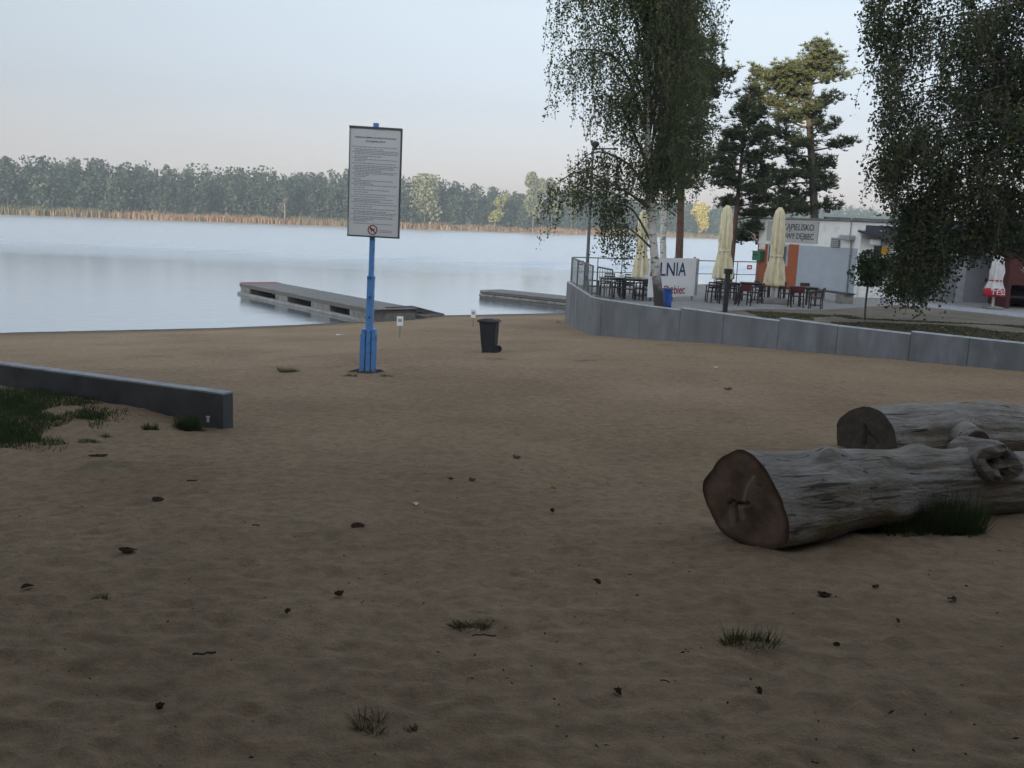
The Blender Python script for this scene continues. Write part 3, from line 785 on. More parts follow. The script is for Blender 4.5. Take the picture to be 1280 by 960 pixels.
mb = MB(); bquad(mb, -WB / 2, WB / 2, -HB / 2, HB / 2, -0.03, 0.0); board = mb.build('board', M['white'], sign, world=sign)
mb = MB(); e = 0.014
bquad(mb, -WB / 2 - e, WB / 2 + e, HB / 2 - e, HB / 2 + e * 1.5, -0.035, 0.012); bquad(mb, -WB / 2 - e, WB / 2 + e, -HB / 2 - e, -HB / 2 + e, -0.035, 0.012)
bquad(mb, -WB / 2 - e * 0.6, -WB / 2 + e * 0.4, -HB / 2 + e, HB / 2 - e, -0.035, 0.012); bquad(mb, WB / 2 - e, WB / 2 + e, -HB / 2 + e, HB / 2 - e, -0.035, 0.012)
mb.build('frame', M['steel_dark'], board, world=sign)


def local_frame(root, fn):
    W = (Matrix.Translation(root.location) @ root.rotation_euler.to_matrix().to_4x4()).inverted()
    return lambda x, y, z: W @ fn(x, y, z)


lettering('REGULAMIN KORZYSTANIA', 0.026, M['ink'], board, local_frame(sign, lambda x, y, z: bf(x, y + HB * 0.41, 0.002 + z * 0.2)), sx=1.6)
lettering('Z KĄPIELISKA', 0.026, M['ink'], board, local_frame(sign, lambda x, y, z: bf(x, y + HB * 0.377, 0.002 + z * 0.2)), sx=1.6)
mb = MB(); r_ = random.Random(4)
v = HB * 0.325; k = 0
while v > -HB * 0.395:
    full = r_.random() < 0.68
    u1 = WB * (r_.uniform(0.36, 0.44) if full else r_.uniform(-0.3, 0.25)); u = -WB * 0.445 + (0.04 if k % 3 else 0)
    while u < u1:                   # a printed line: words too small to read
        wd = r_.uniform(0.02, 0.085)
        if u + wd > WB * 0.455: break
        bquad(mb, u, u + wd, v - 0.0065, v + 0.0045, 0.001, 0.002); u += wd + 0.009
    v -= 0.0275 if r_.random() < 0.8 else 0.04; k += 1
for v in (-HB * 0.44, -HB * 0.455): bquad(mb, WB * 0.12, WB * 0.36, v - 0.004, v + 0.004, 0.001, 0.002)
mb.build('small_print', M['text_grey'], board, world=sign)
# no-dogs roundel
cu, cv, rr_ = -WB * 0.015, -HB * 0.437, 0.088
mb = MB(); n = 32
mb.add([bf(cu + rr_ * 1.12 * math.cos(2 * PI * i / n), cv + rr_ * 1.12 * math.sin(2 * PI * i / n), 0.003) for i in range(n)], [tuple(range(n))])
disc = mb.build('roundel', M['white'], board, world=sign)
mb = MB()
ring = [bf(cu + r * math.cos(2 * PI * i / n), cv + r * math.sin(2 * PI * i / n), 0.006) for r in (rr_ * 0.8, rr_) for i in range(n)]
mb.add(ring, [(i, (i + 1) % n, n + (i + 1) % n, n + i) for i in range(n)])
s2 = 0.7071 * rr_ * 0.85
mb.add([bf(cu + a, cv + b, 0.007) for a, b in ((-s2 - 0.007, s2 - 0.007), (-s2 + 0.007, s2 + 0.007), (s2 + 0.007, -s2 + 0.007), (s2 - 0.007, -s2 - 0.007))][::-1], [(0, 1, 2, 3)])
mb.build('red_ring', mat('prohibition_red', (0.34, 0.02, 0.04), None, 0.5), disc, world=sign)
dog = [(-.5, .12), (-.42, .3), (-.3, .3), (-.24, .16), (.2, .14), (.38, .34), (.42, .3), (.3, .08), (.3, -.38), (.2, -.38), (.16, -.1), (-.14, -.1), (-.18, -.38), (-.28, -.38), (-.28, .04), (-.4, .02)]
mb = MB(); mb.add([bf(cu + a * rr_ * 1.15, cv + b * rr_ * 1.15, 0.005) for a, b in dog][::-1], [tuple(range(len(dog)))]); mb.build('dog_symbol', M['ink'], disc, world=sign)

# ------------------------------------------------------------------ wheelie bin
bp_ = onbeach(611, 440)
bn = thing('wheelie_bin', (bp_.x + 0.0, bp_.y, bp_.z - 0.01), 'black plastic wheelie bin standing on the sand near the lake', 'bin', rz=math.radians(-12))
HBIN = 43 / FPX * bp_.y * 1.0
k = HBIN / 1.0
mb = MB()      # body: front (-x) leans out towards the top
prof = [(-0.16, 0.03), (0.19, 0.03), (0.21, 0.30), (0.235, 0.90), (-0.27, 0.90), (-0.20, 0.3)]
mb.prism([(x * k, -0.2 * k, z * k) for x, z in prof], (0, 0.4 * k, 0))
mb.box((-0.02 * k, 0, 0.9 * k), (0.545 * k, 0.44 * k, 0.045 * k), bev=0.01)
mb.box((-0.02 * k, 0, 0.015 * k), (0.33 * k, 0.36 * k, 0.03 * k))
for s_ in (-1, 1): mb.box((-0.02 * k, s_ * 0.2 * k, 0.6 * k), (0.16 * k, 0.016 * k, 0.42 * k))
mb.build('body', M['black_plastic'], bn)
mb = MB(); mb.add([(x * k, y * k, z * k) for x, y, z in [(-.33, -.235, .925), (.26, -.235, .925), (.26, .235, .925), (-.33, .235, .925), (-.30, -.22, .965), (.22, -.2, .985), (.22, .2, .985), (-.30, .22, .965), (-.12, -.17, 1.005), (.12, -.17, 1.005), (.12, .17, 1.005), (-.12, .17, 1.005)]],
                  [(3, 2, 1, 0), (0, 1, 5, 4), (1, 2, 6, 5), (2, 3, 7, 6), (3, 0, 4, 7), (4, 5, 9, 8), (5, 6, 10, 9), (6, 7, 11, 10), (7, 4, 8, 11), (8, 9, 10, 11)])
mb.box((-.335 * k, 0, .915 * k), (.03 * k, .3 * k, .04 * k))
mb.build('lid', M['black_plastic'], bn)
mb = MB(); mb.tube([(.30 * k, -.16 * k, .93 * k), (.30 * k, .16 * k, .93 * k)], .016 * k, 8)
for s_ in (-1, 1): mb.bar((.22 * k, s_ * .16 * k, .92 * k), (.30 * k, s_ * .16 * k, .93 * k), .03 * k)
mb.build('handle', M['black_plastic'], bn)
for s_ in (-1, 1):
    mb = MB(); mb.tube([(.24 * k, s_ * .16 * k, .1 * k), (.24 * k, s_ * .21 * k, .1 * k)], .1 * k, 18); wl = mb.build('wheel', M['rubber'], bn)
    mb = MB(); mb.tube([(.24 * k, s_ * .212 * k, .1 * k), (.24 * k, s_ * .216 * k, .1 * k)], .05 * k, 12); mb.build('hub', M['black_metal'], wl)

# ------------------------------------------------------------------ small stake signs on the beach
for px, ptop, pbot, wpx, hpx, lab in ((499.5, 395, 422, 8, 12, 'small white plate on a thin stake in front of the long jetty'), (591, 387, 409, 6, 10, 'tiny pale plate on a stake at the water edge behind the black bin')):
    b = onbeach(px, pbot); q = b.y / FPX
    st = thing('stake_sign', tuple(b), lab, 'sign', group='small stake signs by the water')
    hh = (pbot - ptop) * q
    mb = MB(); mb.tube([(0, 0, -0.2), (0.01, 0, hh - 0.02)], 0.011, 6); mb.build('stake', M['steel_dark'], st)
    mb = MB(); mb.box((0.005, -0.02, hh - hpx * q / 2), (wpx * q, 0.012, hpx * q), bev=0.003); pla = mb.build('plate', M['white'], st)
    mb = MB(); mb.box((0.005, -0.028, hh - hpx * q * 0.42), (wpx * q * 0.6, 0.004, hpx * q * 0.32)); mb.build('pictogram', M['text_grey'], pla)

# ------------------------------------------------------------------ jetties
def lerp(a, b, t): return a.lerp(b, t)


DZ = WZ + 0.56
A, B_, C_, D_ = on(299.5, 353.2, DZ), on(342, 353, DZ), on(516, 383.2, DZ), on(468, 386.5, DZ)
ax = (D_ - A); ax.z = 0; LJ = ax.length; ax.normalize(); ay = Vector((-ax.y, ax.x, 0))
WJ = max(1.2, 0.5 * ((B_ - A).dot(ay) + (C_ - D_).dot(ay)))
jt = thing('floating_jetty', (A.x, A.y, WZ), 'long grey plank jetty on pale floats, its ramp reaching the sand', 'jetty', rz=math.atan2(ax.y, ax.x))
zt = DZ - WZ
mb = MB(); npl = 60
for i in range(npl):
    a = LJ * i / npl; mb.box((a + LJ / npl / 2, WJ / 2, zt - 0.02 + random.uniform(-.003, .003)), (LJ / npl - 0.012, WJ + random.uniform(-.02, .02), 0.04))
mb.build('deck', M['deck'], jt)
mb = MB()
for yy in (0.03, WJ - 0.03): mb.box((LJ / 2, yy, zt - 0.12), (LJ, 0.07, 0.15))
for i in range(9): mb.box((0.1 + (LJ - 0.2) * i / 8, WJ / 2, zt - 0.12), (0.08, WJ - 0.16, 0.12))
mb.build('edge_beam', M['deck_dark'], jt)
mb = MB()
for yy in (-0.02, WJ + 0.02): mb.box((LJ / 2, yy, 0.06), (LJ + 0.1, 0.16, 0.13), bev=0.015)
mb.build('lower_beam', M['deck'], jt)
for t, wd in ((0.045, 0.085), (0.36, 0.10), (0.65, 0.13), (0.92, 0.15)):
    mb = MB(); mb.box((LJ * t, WJ / 2, 0.2), (LJ * wd, WJ - 0.05, 0.5), bev=0.04); mb.build('float', M['float'], jt)
mb = MB(); mb.box((LJ * 0.5, WJ * 0.62, 0.24), (LJ * 0.96, 0.05, 0.36)); mb.build('keel_board', M['deck_dark'], jt)
mb = MB(); mb.box((0.22, WJ / 2, zt + 0.012), (0.44, WJ * 0.94, 0.02)); mb.build('end_board', M['redpaint'], jt)
# ramp
g0, g1 = on(481, 385.5, DZ - 0.0), on(516, 384.0, DZ)
h0 = onbeach(532, 397.5); h1 = onbeach(556, 394)
mb = MB()
for i in range(5):
    s0, s1 = i / 5 + 0.012, (i + 1) / 5 - 0.012
    q = [lerp(g0, g1, s0), lerp(g0, g1, s1), lerp(h0, h1, s1), lerp(h0, h1, s0)]
    mb.prism([p + Vector((0, 0, 0.02)) for p in q], (0, 0, 0.04))
rp = mb.build('ramp', M['deck'], jt, world=jt)
mb = MB()
for s_ in (0.06, 0.94): mb.bar(lerp(g0, g1, s_) + Vector((0, 0, -0.06)), lerp(h0, h1, s_) + Vector((0, 0, -0.04)), 0.06, 0.1)
mb.build('ramp_beam', M['deck_dark'], rp, world=jt)

DZ2 = WZ + 0.42
A, D_ = on(599.5, 362.5, DZ2), on(706, 373.5, DZ2)
B_ = on(627, 361.5, DZ2)
ax = (D_ - A); ax.z = 0; ax.normalize(); ay = Vector((-ax.y, ax.x, 0)); LJ = (D_ - A).length + 2.0; WJ = max(1.0, (B_ - A).dot(ay))
jt = thing('short_jetty', (A.x, A.y, WZ), 'low grey plank jetty running out from behind the concrete wall', 'jetty', rz=math.atan2(ax.y, ax.x))
zt = DZ2 - WZ; npl = 40
mb = MB()
for i in range(npl): mb.box((LJ * (i + .5) / npl, WJ / 2, zt - 0.02 + random.uniform(-.003, .003)), (LJ / npl - 0.012, WJ + random.uniform(-.02, .02), 0.04))
mb.build('deck', M['deck'], jt)
mb = MB(); mb.box((LJ / 2, 0.05, zt - 0.11), (LJ, 0.05, 0.1)); mb.box((LJ / 2, WJ - 0.05, zt - 0.11), (LJ, 0.05, 0.1)); mb.build('upper_beam', M['deck_dark'], jt)
mb = MB(); mb.box((LJ / 2, 0.0, zt - 0.25), (LJ, 0.1, 0.12), bev=0.012); mb.box((LJ / 2, WJ, zt - 0.25), (LJ, 0.1, 0.12)); mb.build('middle_beam', M['float'], jt)
mb = MB(); mb.box((LJ / 2, 0.06, 0.05), (LJ, 0.1, 0.16)); mb.box((LJ / 2, WJ - 0.06, 0.05), (LJ, 0.1, 0.16))
for i in range(5): mb.box((0.3 + i * LJ / 5, WJ / 2, 0.15), (0.5, WJ - 0.2, 0.36))
mb.build('lower_beam', M['deck_dark'], jt)

# ------------------------------------------------------------------ railings round the terrace
def run(root, pts, spacing, ztops, zbots, mids, thick=0.022, bal=0.0):
    """posts, rails and (bal) balusters along pts; ztops/zbots are heights at each point"""
    L = [0]
    for a, b in zip(pts[:-1], pts[1:]): L.append(L[-1] + (b - a).length)
    n = max(1, round(L[-1] / spacing))

    def where(s):
        for i in range(len(pts) - 1):
            if s <= L[i + 1] + 1e-6:
                t = (s - L[i]) / (L[i + 1] - L[i]); p = pts[i].lerp(pts[i + 1], t)
                return p, ztops[i] * (1 - t) + ztops[i + 1] * t, zbots[i] * (1 - t) + zbots[i + 1] * t
        return pts[-1], ztops[-1], zbots[-1]
    for i in range(n + 1):
        p, zt_, zb_ = where(L[-1] * i / n)
        mb = MB(); mb.tube([up(p, zb_ - 0.02), up(p, zt_)], thick, 7); mb.build('post', M['steel_dark'], root, world=root)
    for f in mids:
        mb = MB()
        P = [up(p, b + (t - b) * f) for p, t, b in zip(pts, ztops, zbots)]
        mb.tube(P, thick * (1.1 if f > 0.9 else 0.8), 7); mb.build('rail', M['steel_dark'], root, world=root)
    if bal:
        mb = MB(); m_ = round(L[-1] / bal)
        for i in range(1, m_):
            p, zt_, zb_ = where(L[-1] * i / m_); mb.box(up(p, (zt_ + zb_) / 2 + 0.03), (0.014, 0.014, zt_ - zb_ - 0.08), rz=0.7)
        mb.build('baluster_panel', M['steel'], root, world=root)


def wall_pt(i, t=0.0, inset=0.085):
    a, b = WALL_P[i], WALL_P[i + 1]; d = (b - a); d.z = 0; d.normalize(); nn = Vector((-d.y, d.x, 0))
    if nn.y < 0: nn = -nn
    return a.lerp(b, t) + nn * inset


a_, b_ = wall_pt(0, 0.08), wall_pt(0, 0.98)
ra = thing('baluster_railing', up(a_, at(708, 351.5, a_.y).z), 'grey upright bar railing on the wall corner nearest the water', 'railing', group='bar railings on the wall corner')
run(ra, [a_, b_], 2.2, [at(713, 322, a_.y).z, at(739, 332.5, b_.y).z], [at(713, 353, a_.y).z, at(736, 370, b_.y).z], (0.06, 1.0), bal=0.24)
a_, b_ = wall_pt(1, 0.35), wall_pt(2, 0.18)
rb = thing('baluster_railing', up(a_, at(744, 371, a_.y).z), 'short narrow piece of bar railing on wall, beside the cafe chairs', 'railing', group='bar railings on the wall corner')
run(rb, [a_, b_], 2.2, [at(744, 333.5, a_.y).z, at(755, 337, b_.y).z], [at(744, 372, a_.y).z, at(755, 374.5, b_.y).z], (0.06, 1.0), bal=0.11)
R0p, R1p, R2p = at(715, 350, WALL_P[0].y + 0.25), at(800, 352, 36.6), at(947, 353, 39.2)
rc = thing('lake_railing', up(R1p, TZ), 'long thin steel railing along lake side of the cafe terrace', 'railing')
run(rc, [up(R0p, 0), up(R1p, 0), up(R2p, 0)], 1.05, [at(716, 321.5, R0p.y).z, at(800, 324, R1p.y).z, at(946, 327.5, R2p.y).z], [TZ, TZ, TZ], (0.5, 1.0), thick=0.018)
for px, py, dY, lab in ((726, 328.5, 35.0, 'small reddish plate hung on the railing by the lamp post'), (936.5, 334, 38.7, 'small dark red plate hung on lake railing left of the orange building')):
    p = at(px, py, dY); st = thing('railing_plate', tuple(p), lab, 'sign', group='plates on the railing')
    mb = MB(); mb.box((0, -0.05, 0), (0.2, 0.012, 0.17), bev=0.003); pla = mb.build('plate', M['redpaint'], st)
    mb = MB(); mb.box((0, -0.059, 0.0), (0.12, 0.004, 0.05)); mb.build('pictogram', M['white'], pla)

# ------------------------------------------------------------------ lamp post
lb = at(733.5, 345, 35.2); lb.z = TZ
lt = at(741.5, 184, 35.2)
lp = thing('lamp_post', tuple(lb), 'slim grey lamp post with one black lantern above the hanging birch sprays', 'street lamp')
mb = MB(); mb.tube([lb + Vector((0, 0, -0.1)), lb.lerp(lt, 0.5), lt], [0.07, 0.055, 0.04], 10); mb.build('pole', M['steel_dark'], lp, world=lp)
ar = at(772, 186, 35.2)
mb = MB(); mb.tube([lt + Vector((0, 0, -0.05)), ar], 0.03, 8); mb.build('arm', M['steel_dark'], lp, world=lp)
mb = MB(); hd = at(744, 180.5, 35.2); mb.lathe([(0.05, -0.12), (0.13, -0.05), (0.16, 0.02), (0.13, 0.08), (0.03, 0.12)], 12, hd); mb.build('lamp_head', M['black_metal'], lp, world=lp)

# ------------------------------------------------------------------ rental banner booth, blue bag, bollard
BY0 = 29.6
bz0, bz1 = TZ + 0.14, at(850, 323, BY0).z
P0_, P1_ = at(815, 350, 29.0), at(868, 350, 30.4)
d = (P1_ - P0_); d.z = 0; Lb = d.length; d.normalize(); nb = Vector((d.y, -d.x, 0))
bt = thing('banner_screen', up(P0_, TZ), 'white curved advertising screen with blue and red lettering behind birch trunk', 'banner')
pts = [P0_ - d * 0.1 + nb * -0.03]
for i in range(13): pts.append(P0_ + d * (Lb * i / 12) + nb * (0.05 * math.sin(PI * i / 12)))
for i in range(1, 9):
    a = i / 8 * 1.25; pts.append(P1_ + d * (0.42 * math.sin(a)) - nb * (0.42 * (1 - math.cos(a))))
mb = MB(); n = len(pts)
V = []
for t in (0, 0.03):
    for z in (bz0, bz1):
        for p in pts: V.append(up(p - nb * t, z))
F = []
for i in range(n - 1):
    F += [(i, i + 1, n + i + 1, n + i), (2 * n + i, 3 * n + i, 3 * n + i + 1, 2 * n + i + 1), (n + i, n + i + 1, 3 * n + i + 1, 3 * n + i), (i, 2 * n + i, 2 * n + i + 1, i + 1)]
F += [(0, n, 3 * n, 2 * n), (n - 1, 3 * n - 1, 4 * n - 1, 2 * n - 1)]
mb.add(V, F); bpn = mb.build('panel', M['white'], bt, world=bt)
mb = MB()
for i in (1, 7, 13, n - 1): mb.tube([up(pts[i] - nb * 0.06, TZ - 0.05), up(pts[i] - nb * 0.06, bz1 + 0.03)], 0.025, 7)
for z in (bz0 + 0.06, bz1 - 0.06): mb.tube([up(p - nb * 0.06, z) for p in pts], 0.018, 6)
mb.build('support_frame', M['steel'], bt, world=bt)
mb = MB()
for i in range(14, n): mb.tube([up(pts[i] + nb * 0.012, bz0 + 0.02), up(pts[i] + nb * 0.012, bz1 - 0.02)], 0.018, 6)
mb.build('ribs', M['frame_grey'], bpn, world=bt)


def banner_frame(px_right, py):
    o = at(px_right, py, 30.0)
    t0 = (o - P0_).dot(d)

    def fn(x, y, z):
        s = t0 + x; q = max(0, min(1, s / Lb))
        p = P0_ + d * s + nb * (0.05 * math.sin(PI * q) + 0.008 + z * 0.3)
        return up(p, o.z + y)
    return local_frame(bt, fn)


lettering('ALNIA', 0.42, M['navy'], bpn, banner_frame(858.5, 337.5), sx=1.0, align='RIGHT')
lettering('y Dębiec', 0.27, M['redprint'], bpn, banner_frame(858, 362.5), sx=0.95, align='RIGHT')

p = on(832.5, 385, TZ); q = p.y / FPX
bb = thing('litter_bag', tuple(p), 'bright blue plastic litter bag on a low stand before white banner', 'litter bin')
mb = MB(); mb.lathe([(5.6 * q, 0.02), (6 * q, 6 * q), (5.6 * q, 16 * q), (5.2 * q, 24 * q), (5.6 * q, 24.6 * q), (4.6 * q, 24.0 * q), (4.4 * q, 17 * q)], 14, (0, 0, 0), lambda a, z: 1 + 0.06 * math.sin(5 * a + z * 9)); mb.build('bag', M['bluebag'], bb, smooth=True)
mb = MB(); mb.lathe([(5.9 * q, 23.2 * q), (6.1 * q, 23.2 * q), (6.1 * q, 24.2 * q), (5.9 * q, 24.2 * q)], 14)
for i in range(3): mb.tube([(5.9 * q * math.cos(2.1 * i), 5.9 * q * math.sin(2.1 * i), -0.05), (5.9 * q * math.cos(2.1 * i), 5.9 * q * math.sin(2.1 * i), 24 * q)], 0.012, 6)
mb.build('stand', M['steel_dark'], bb)

p = on(906, 390, TZ); q = p.y / FPX
bo = thing('bollard_lamp', tuple(p), 'dark square bollard lamp behind the retaining wall in front of the chairs', 'bollard')
mb = MB(); mb.box((0, 0, 23 * q), (5.6 * q, 5.6 * q, 50 * q), bev=0.01); mb.build('post', M['black_metal'], bo)
mb = MB(); mb.box((0.3 * q, 0, 50.5 * q), (9.6 * q, 8.5 * q, 6.5 * q), bev=0.012); mb.build('lamp_box', M['black_metal'], bo)

# ------------------------------------------------------------------ folded parasols
def parasol(name, px, ptop, pcloth, pbase, wbot, wtop, label, canvas, base=True, valance=None):
    b = on(px - 0.065 * (pbase - (ptop + pcloth) / 2), pbase, TZ + 0.012); q = b.y / FPX
    H = at(px, ptop, b.y).z - b.z; hc = at(px, pcloth, b.y).z - b.z
    root = thing(name, (b.x, b.y, TZ), label, 'parasol', group='folded parasols' if canvas == 'cream' else None)
    wb, wt = wbot * q / 2, wtop * q / 2
    mb = MB(); mb.tube([(0, 0, 0.02), (0, 0, H - 0.1)], 0.045, 10); mb.build('pole', M['white_metal'], root)
    mb = MB(); span = H - hc

    def wob(a, z):
        t = 1 - (z - hc) / span
        return 1 + (0.09 + 0.15 * t) * math.sin(8 * a + 0.6 * math.sin(z * 2.1)) + 0.06 * math.sin(3 * a + z * 2) + 0.05 * math.sin(19 * a + z * 5) + 0.03 * math.sin(z * 17 + 2 * a)
    prof = [(wb * 0.9, hc + 0.03), (wb * 1.0, hc), (wb * 0.97, hc + span * 0.08), (wb * 0.82, hc + span * 0.24), (wb * 0.60, hc + span * 0.37), (wb * 0.62, hc + span * 0.42), (wb * 0.68, hc + span * 0.6), (wt * 1.08, hc + span * 0.78), (wt * 1.0, hc + span * 0.88), (wt * 0.8, hc + span * 0.955), (wt * 0.3, hc + span)]
    if valance:
        prof = [(r, z) for r, z in prof if z > hc + span * 0.2]
        prof = [(wb * 0.95, hc + span * 0.17)] + prof
    prof = [(prof[i][0] + (prof[i + 1][0] - prof[i][0]) * k_ / 4, prof[i][1] + (prof[i + 1][1] - prof[i][1]) * k_ / 4) for i in range(len(prof) - 1) for k_ in range(4)] + [prof[-1]]
    mb.lathe(prof, 96, (0, 0, 0), wob); can = mb.build('canopy', M[canvas], root, smooth=True)
    if valance:
        mb = MB(); mb.lathe([(wb * 0.9, hc + 0.02), (wb * 1.12, hc), (wb * 1.05, hc + span * 0.1), (wb * 0.99, hc + span * 0.2), (wb * 0.9, hc + span * 0.19)], 48, (0, 0, 0), lambda a, z: 1 + 0.09 * math.sin(8 * a)); va = mb.build('valance', M['red'], root, smooth=True)
        lettering('TESS', span * 0.115, M['white_canvas'], va, lambda x, y, z: Vector((wb * 1.17 * math.sin(x / wb), -wb * 1.17 * math.cos(x / wb) - z, hc + span * 0.1 + y)))
    mb = MB(); mb.lathe([(wb * 0.66, hc + span * 0.37), (wb * 0.7, hc + span * 0.385), (wb * 0.66, hc + span * 0.4)], 24); mb.build('strap', M['cream' if canvas == 'cream' else 'red'], root)
    if base:
        mb = MB(); mb.box((0.05, 0, 0.09), (0.88, 0.75, 0.16), bev=0.02); mb.build('base', M['cement'], root)
    else:
        mb = MB(); mb.box((0, 0, 0.055), (0.5, 0.5, 0.08), bev=0.02); mb.build('base', M['cement'], root)
    return root


parasol('folded_parasol', 970, 258.5, 357, 379, 23, 12.5, 'folded cream parasol on a white pole in front of the orange building', 'cream')
parasol('folded_parasol', 905.5, 256, 348, 372, 22, 12.5, 'folded cream parasol standing behind the dark bollard lamp', 'cream', base=False)
parasol('folded_parasol', 803, 262, 347, 369, 19, 12, 'folded cream parasol among the tables, half hidden by the birch', 'cream', base=False)
parasol('advert_parasol', 1243, 318, 370, 386, 22, 12, 'folded white parasol with red lettered hem beside the dark red kiosk', 'white_canvas', base=False, valance=True)

# ------------------------------------------------------------------ cafe tables and chairs
CH = 0.64


def make_chair(cushion):
    root = thing('cafe_chair', (0, 0, 0), 'x', 'chair'); s = CH / 0.82
    mb = MB(); mb.box((0, 0, 0.43 * s), (0.46 * s, 0.44 * s, 0.035 * s), bev=0.008)
    mb.build('seat', M['chair'], root)
    mb = MB()
    for sx in (-1, 1): mb.bar((sx * 0.21 * s, 0.21 * s, 0.44 * s), (sx * 0.21 * s, 0.28 * s, 0.82 * s), 0.035 * s, 0.035 * s)
    for z in (0.79, 0.69, 0.60): mb.box((0, (0.22 + (z - 0.44) * 0.17) * s, z * s), (0.43 * s, 0.018 * s, 0.06 * s))
    bk = mb.build('backrest', M['chair'], root)
    if cushion:
        mb = MB(); mb.box((0, 0.295 * s, 0.7 * s), (0.42 * s, 0.05 * s, 0.24 * s), rx=-0.17, bev=0.018 * s); mb.build('cushion', M['chair_red'], root)
    for sx in (-1, 1):
        mb = MB(); mb.bar((sx * 0.25 * s, -0.2 * s, 0.64 * s), (sx * 0.25 * s, 0.25 * s, 0.66 * s), 0.045 * s, 0.025 * s); mb.build('armrest', M['chair'], root)
        for sy in (-1, 1):
            mb = MB(); mb.bar((sx * 0.24 * s, sy * 0.22 * s, 0), (sx * 0.225 * s, sy * 0.2 * s, (0.65 if sy < 0 else 0.46) * s), 0.04 * s, 0.04 * s); mb.build('leg', M['chair'], root)
    for sx in (-1, 1):
        mb = MB(); mb.bar((sx * 0.235 * s, -0.2 * s, 0.14 * s), (sx * 0.235 * s, 0.2 * s, 0.14 * s), 0.022 * s); mb.build('stretcher', M['chair'], root)
    return root


CHAIRS = [  # px, base py, turn in degrees (0: back away from viewer), cushion, label
    (741, 371, 80, 0, 'dark cafe chair seen through the short bar railing at wall corner'),
    (757, 373, 170, 0, 'dark wide-backed cafe chair just right of the short bar railing'),
    (763, 366, 10, 0, 'dark cafe chair behind the first table, facing the beach'),
    (771, 373, 200, 0, 'dark cafe chair in the middle of the birch table group, its back to the wall'),
    (783, 367, -30, 0, 'dark cafe chair behind the second birch table near the rail'),
    (786, 375, 165, 0, 'dark cafe chair with its back to the wall, left of the birch trunk'),
    (799, 374, 250, 0, 'dark cafe chair turned sideways under the parasol behind the birch'),
    (808, 376, 190, 0, 'dark cafe chair partly hidden by the birch trunk'),
    (890, 378, 178, 0, 'dark slatted cafe chair touching the curved end of the white banner'),
    (899, 379, 215, 0, 'dark cafe chair between the white banner and the dark bollard'),
    (903, 373, 20, 0, 'dark cafe chair below the hem of the left free-standing parasol'),
    (915, 379, 150, 0, 'dark cafe chair immediately right of the dark bollard lamp'),
    (928, 382, 185, 1, 'cafe chair with a dark red back in front of lake railing'),
    (943, 379, 235, 0, 'dark cafe chair turned towards the table below the green letter box'),
    (952, 376, 100, 0, 'dark cafe chair just left of the parasol base block'),
    (983, 380, 60, 0, 'dark cafe chair just right of the white parasol pole'),
    (994, 384, 180, 1, 'cafe chair with a red back right of the parasol, before the orange wall'),
    (1009, 379, 20, 1, 'cafe chair with a red cushion facing the beach before the grey wall panel'),
    (1019, 386, 245, 0, 'dark cafe chair on the right-hand end of the row, beside the bench'),
]
protos = {0: make_chair(0), 1: make_chair(1)}
usedp = set()
for px, py, ang, cu_, lab in CHAIRS:
    o = protos[cu_] if cu_ not in usedp else copy_tree(protos[cu_]); usedp.add(cu_)
    p = on(px, py, TZ + 0.012); o.location = p; o.rotation_euler = (0, 0, math.radians(ang)); tag(o, lab, 'chair', 'cafe chairs on the terrace')


def make_table():
    root = thing('cafe_table', (0, 0, 0), 'x', 'table'); s = CH / 0.82
    mb = MB(); mb.box((0, 0, 0.735 * s), (0.95 * s, 0.75 * s, 0.035 * s), bev=0.006); mb.build('tabletop', M['table'], root)
    mb = MB(); mb.box((0, 0, 0.69 * s), (0.84 * s, 0.62 * s, 0.05 * s)); mb.build('apron', M['chair'], root)
    for sx in (-1, 1):
        for sy in (-1, 1):
            mb = MB(); mb.box((sx * 0.38 * s, sy * 0.28 * s, 0.36 * s), (0.06 * s, 0.06 * s, 0.72 * s)); mb.build('leg', M['chair'], root)
    return root


TABLES = [(764, 370, 8, 'dark cafe table left of the birch, behind the short bar railing'), (792, 371.5, -12, 'dark cafe table under the parasol half hidden by birch trunk'),
          (908, 376, 5, 'dark cafe table behind the bollard lamp under the left free-standing parasol'), (938, 376, -8, 'dark cafe table before the lake railing and green letter box'),
          (966, 374, 10, 'dark cafe table behind the parasol base block'), (1003, 382, 20, 'dark cafe table between the two red-backed chairs')]
tp = make_table()
for i, (px, py, ang, lab) in enumerate(TABLES):
    o = tp if i == 0 else copy_tree(tp)
    o.location = on(px, py, TZ + 0.012); o.rotation_euler = (0, 0, math.radians(ang)); tag(o, lab, 'table', 'cafe tables on the terrace')
TT = TZ + 0.012 + 0.755 * CH / 0.82
for px, py, kind, lab in ((808, 349, 'n', 'white napkin box on the table beside the birch trunk'), (777, 346.5, 'n', 'white folded napkins on the table left of the parasol'), (916, 352, 'b', 'dark bottle standing on the table behind the bollard')):
    Yt = on(px, 371, TZ).y; p = at(px, py, Yt); p.z = TT
    if kind == 'n':
        st = thing('napkin_box', tuple(p), lab, 'napkin box'); mb = MB(); mb.box((0, 0, 0.05), (0.16, 0.1, 0.1), bev=0.01); mb.build('box', M['white'], st)
        mb = MB(); mb.prism([(-0.05, 0, 0.1), (0.05, 0, 0.1), (0.02, 0.01, 0.15), (-0.03, 0, 0.14)], (0, 0.02, 0)); mb.build('napkin', M['paper'], st)
    else:
        st = thing('bottle', tuple(p), lab, 'bottle'); mb = MB(); mb.lathe([(0.04, 0), (0.042, 0.14), (0.03, 0.19), (0.014, 0.22), (0.014, 0.29)], 12); mb.build('body', M['black_plastic'], st, smooth=True)
        mb = MB(); mb.lathe([(0.016, 0.29), (0.016, 0.31)], 10); mb.build('cap', M['frame_grey'], st)

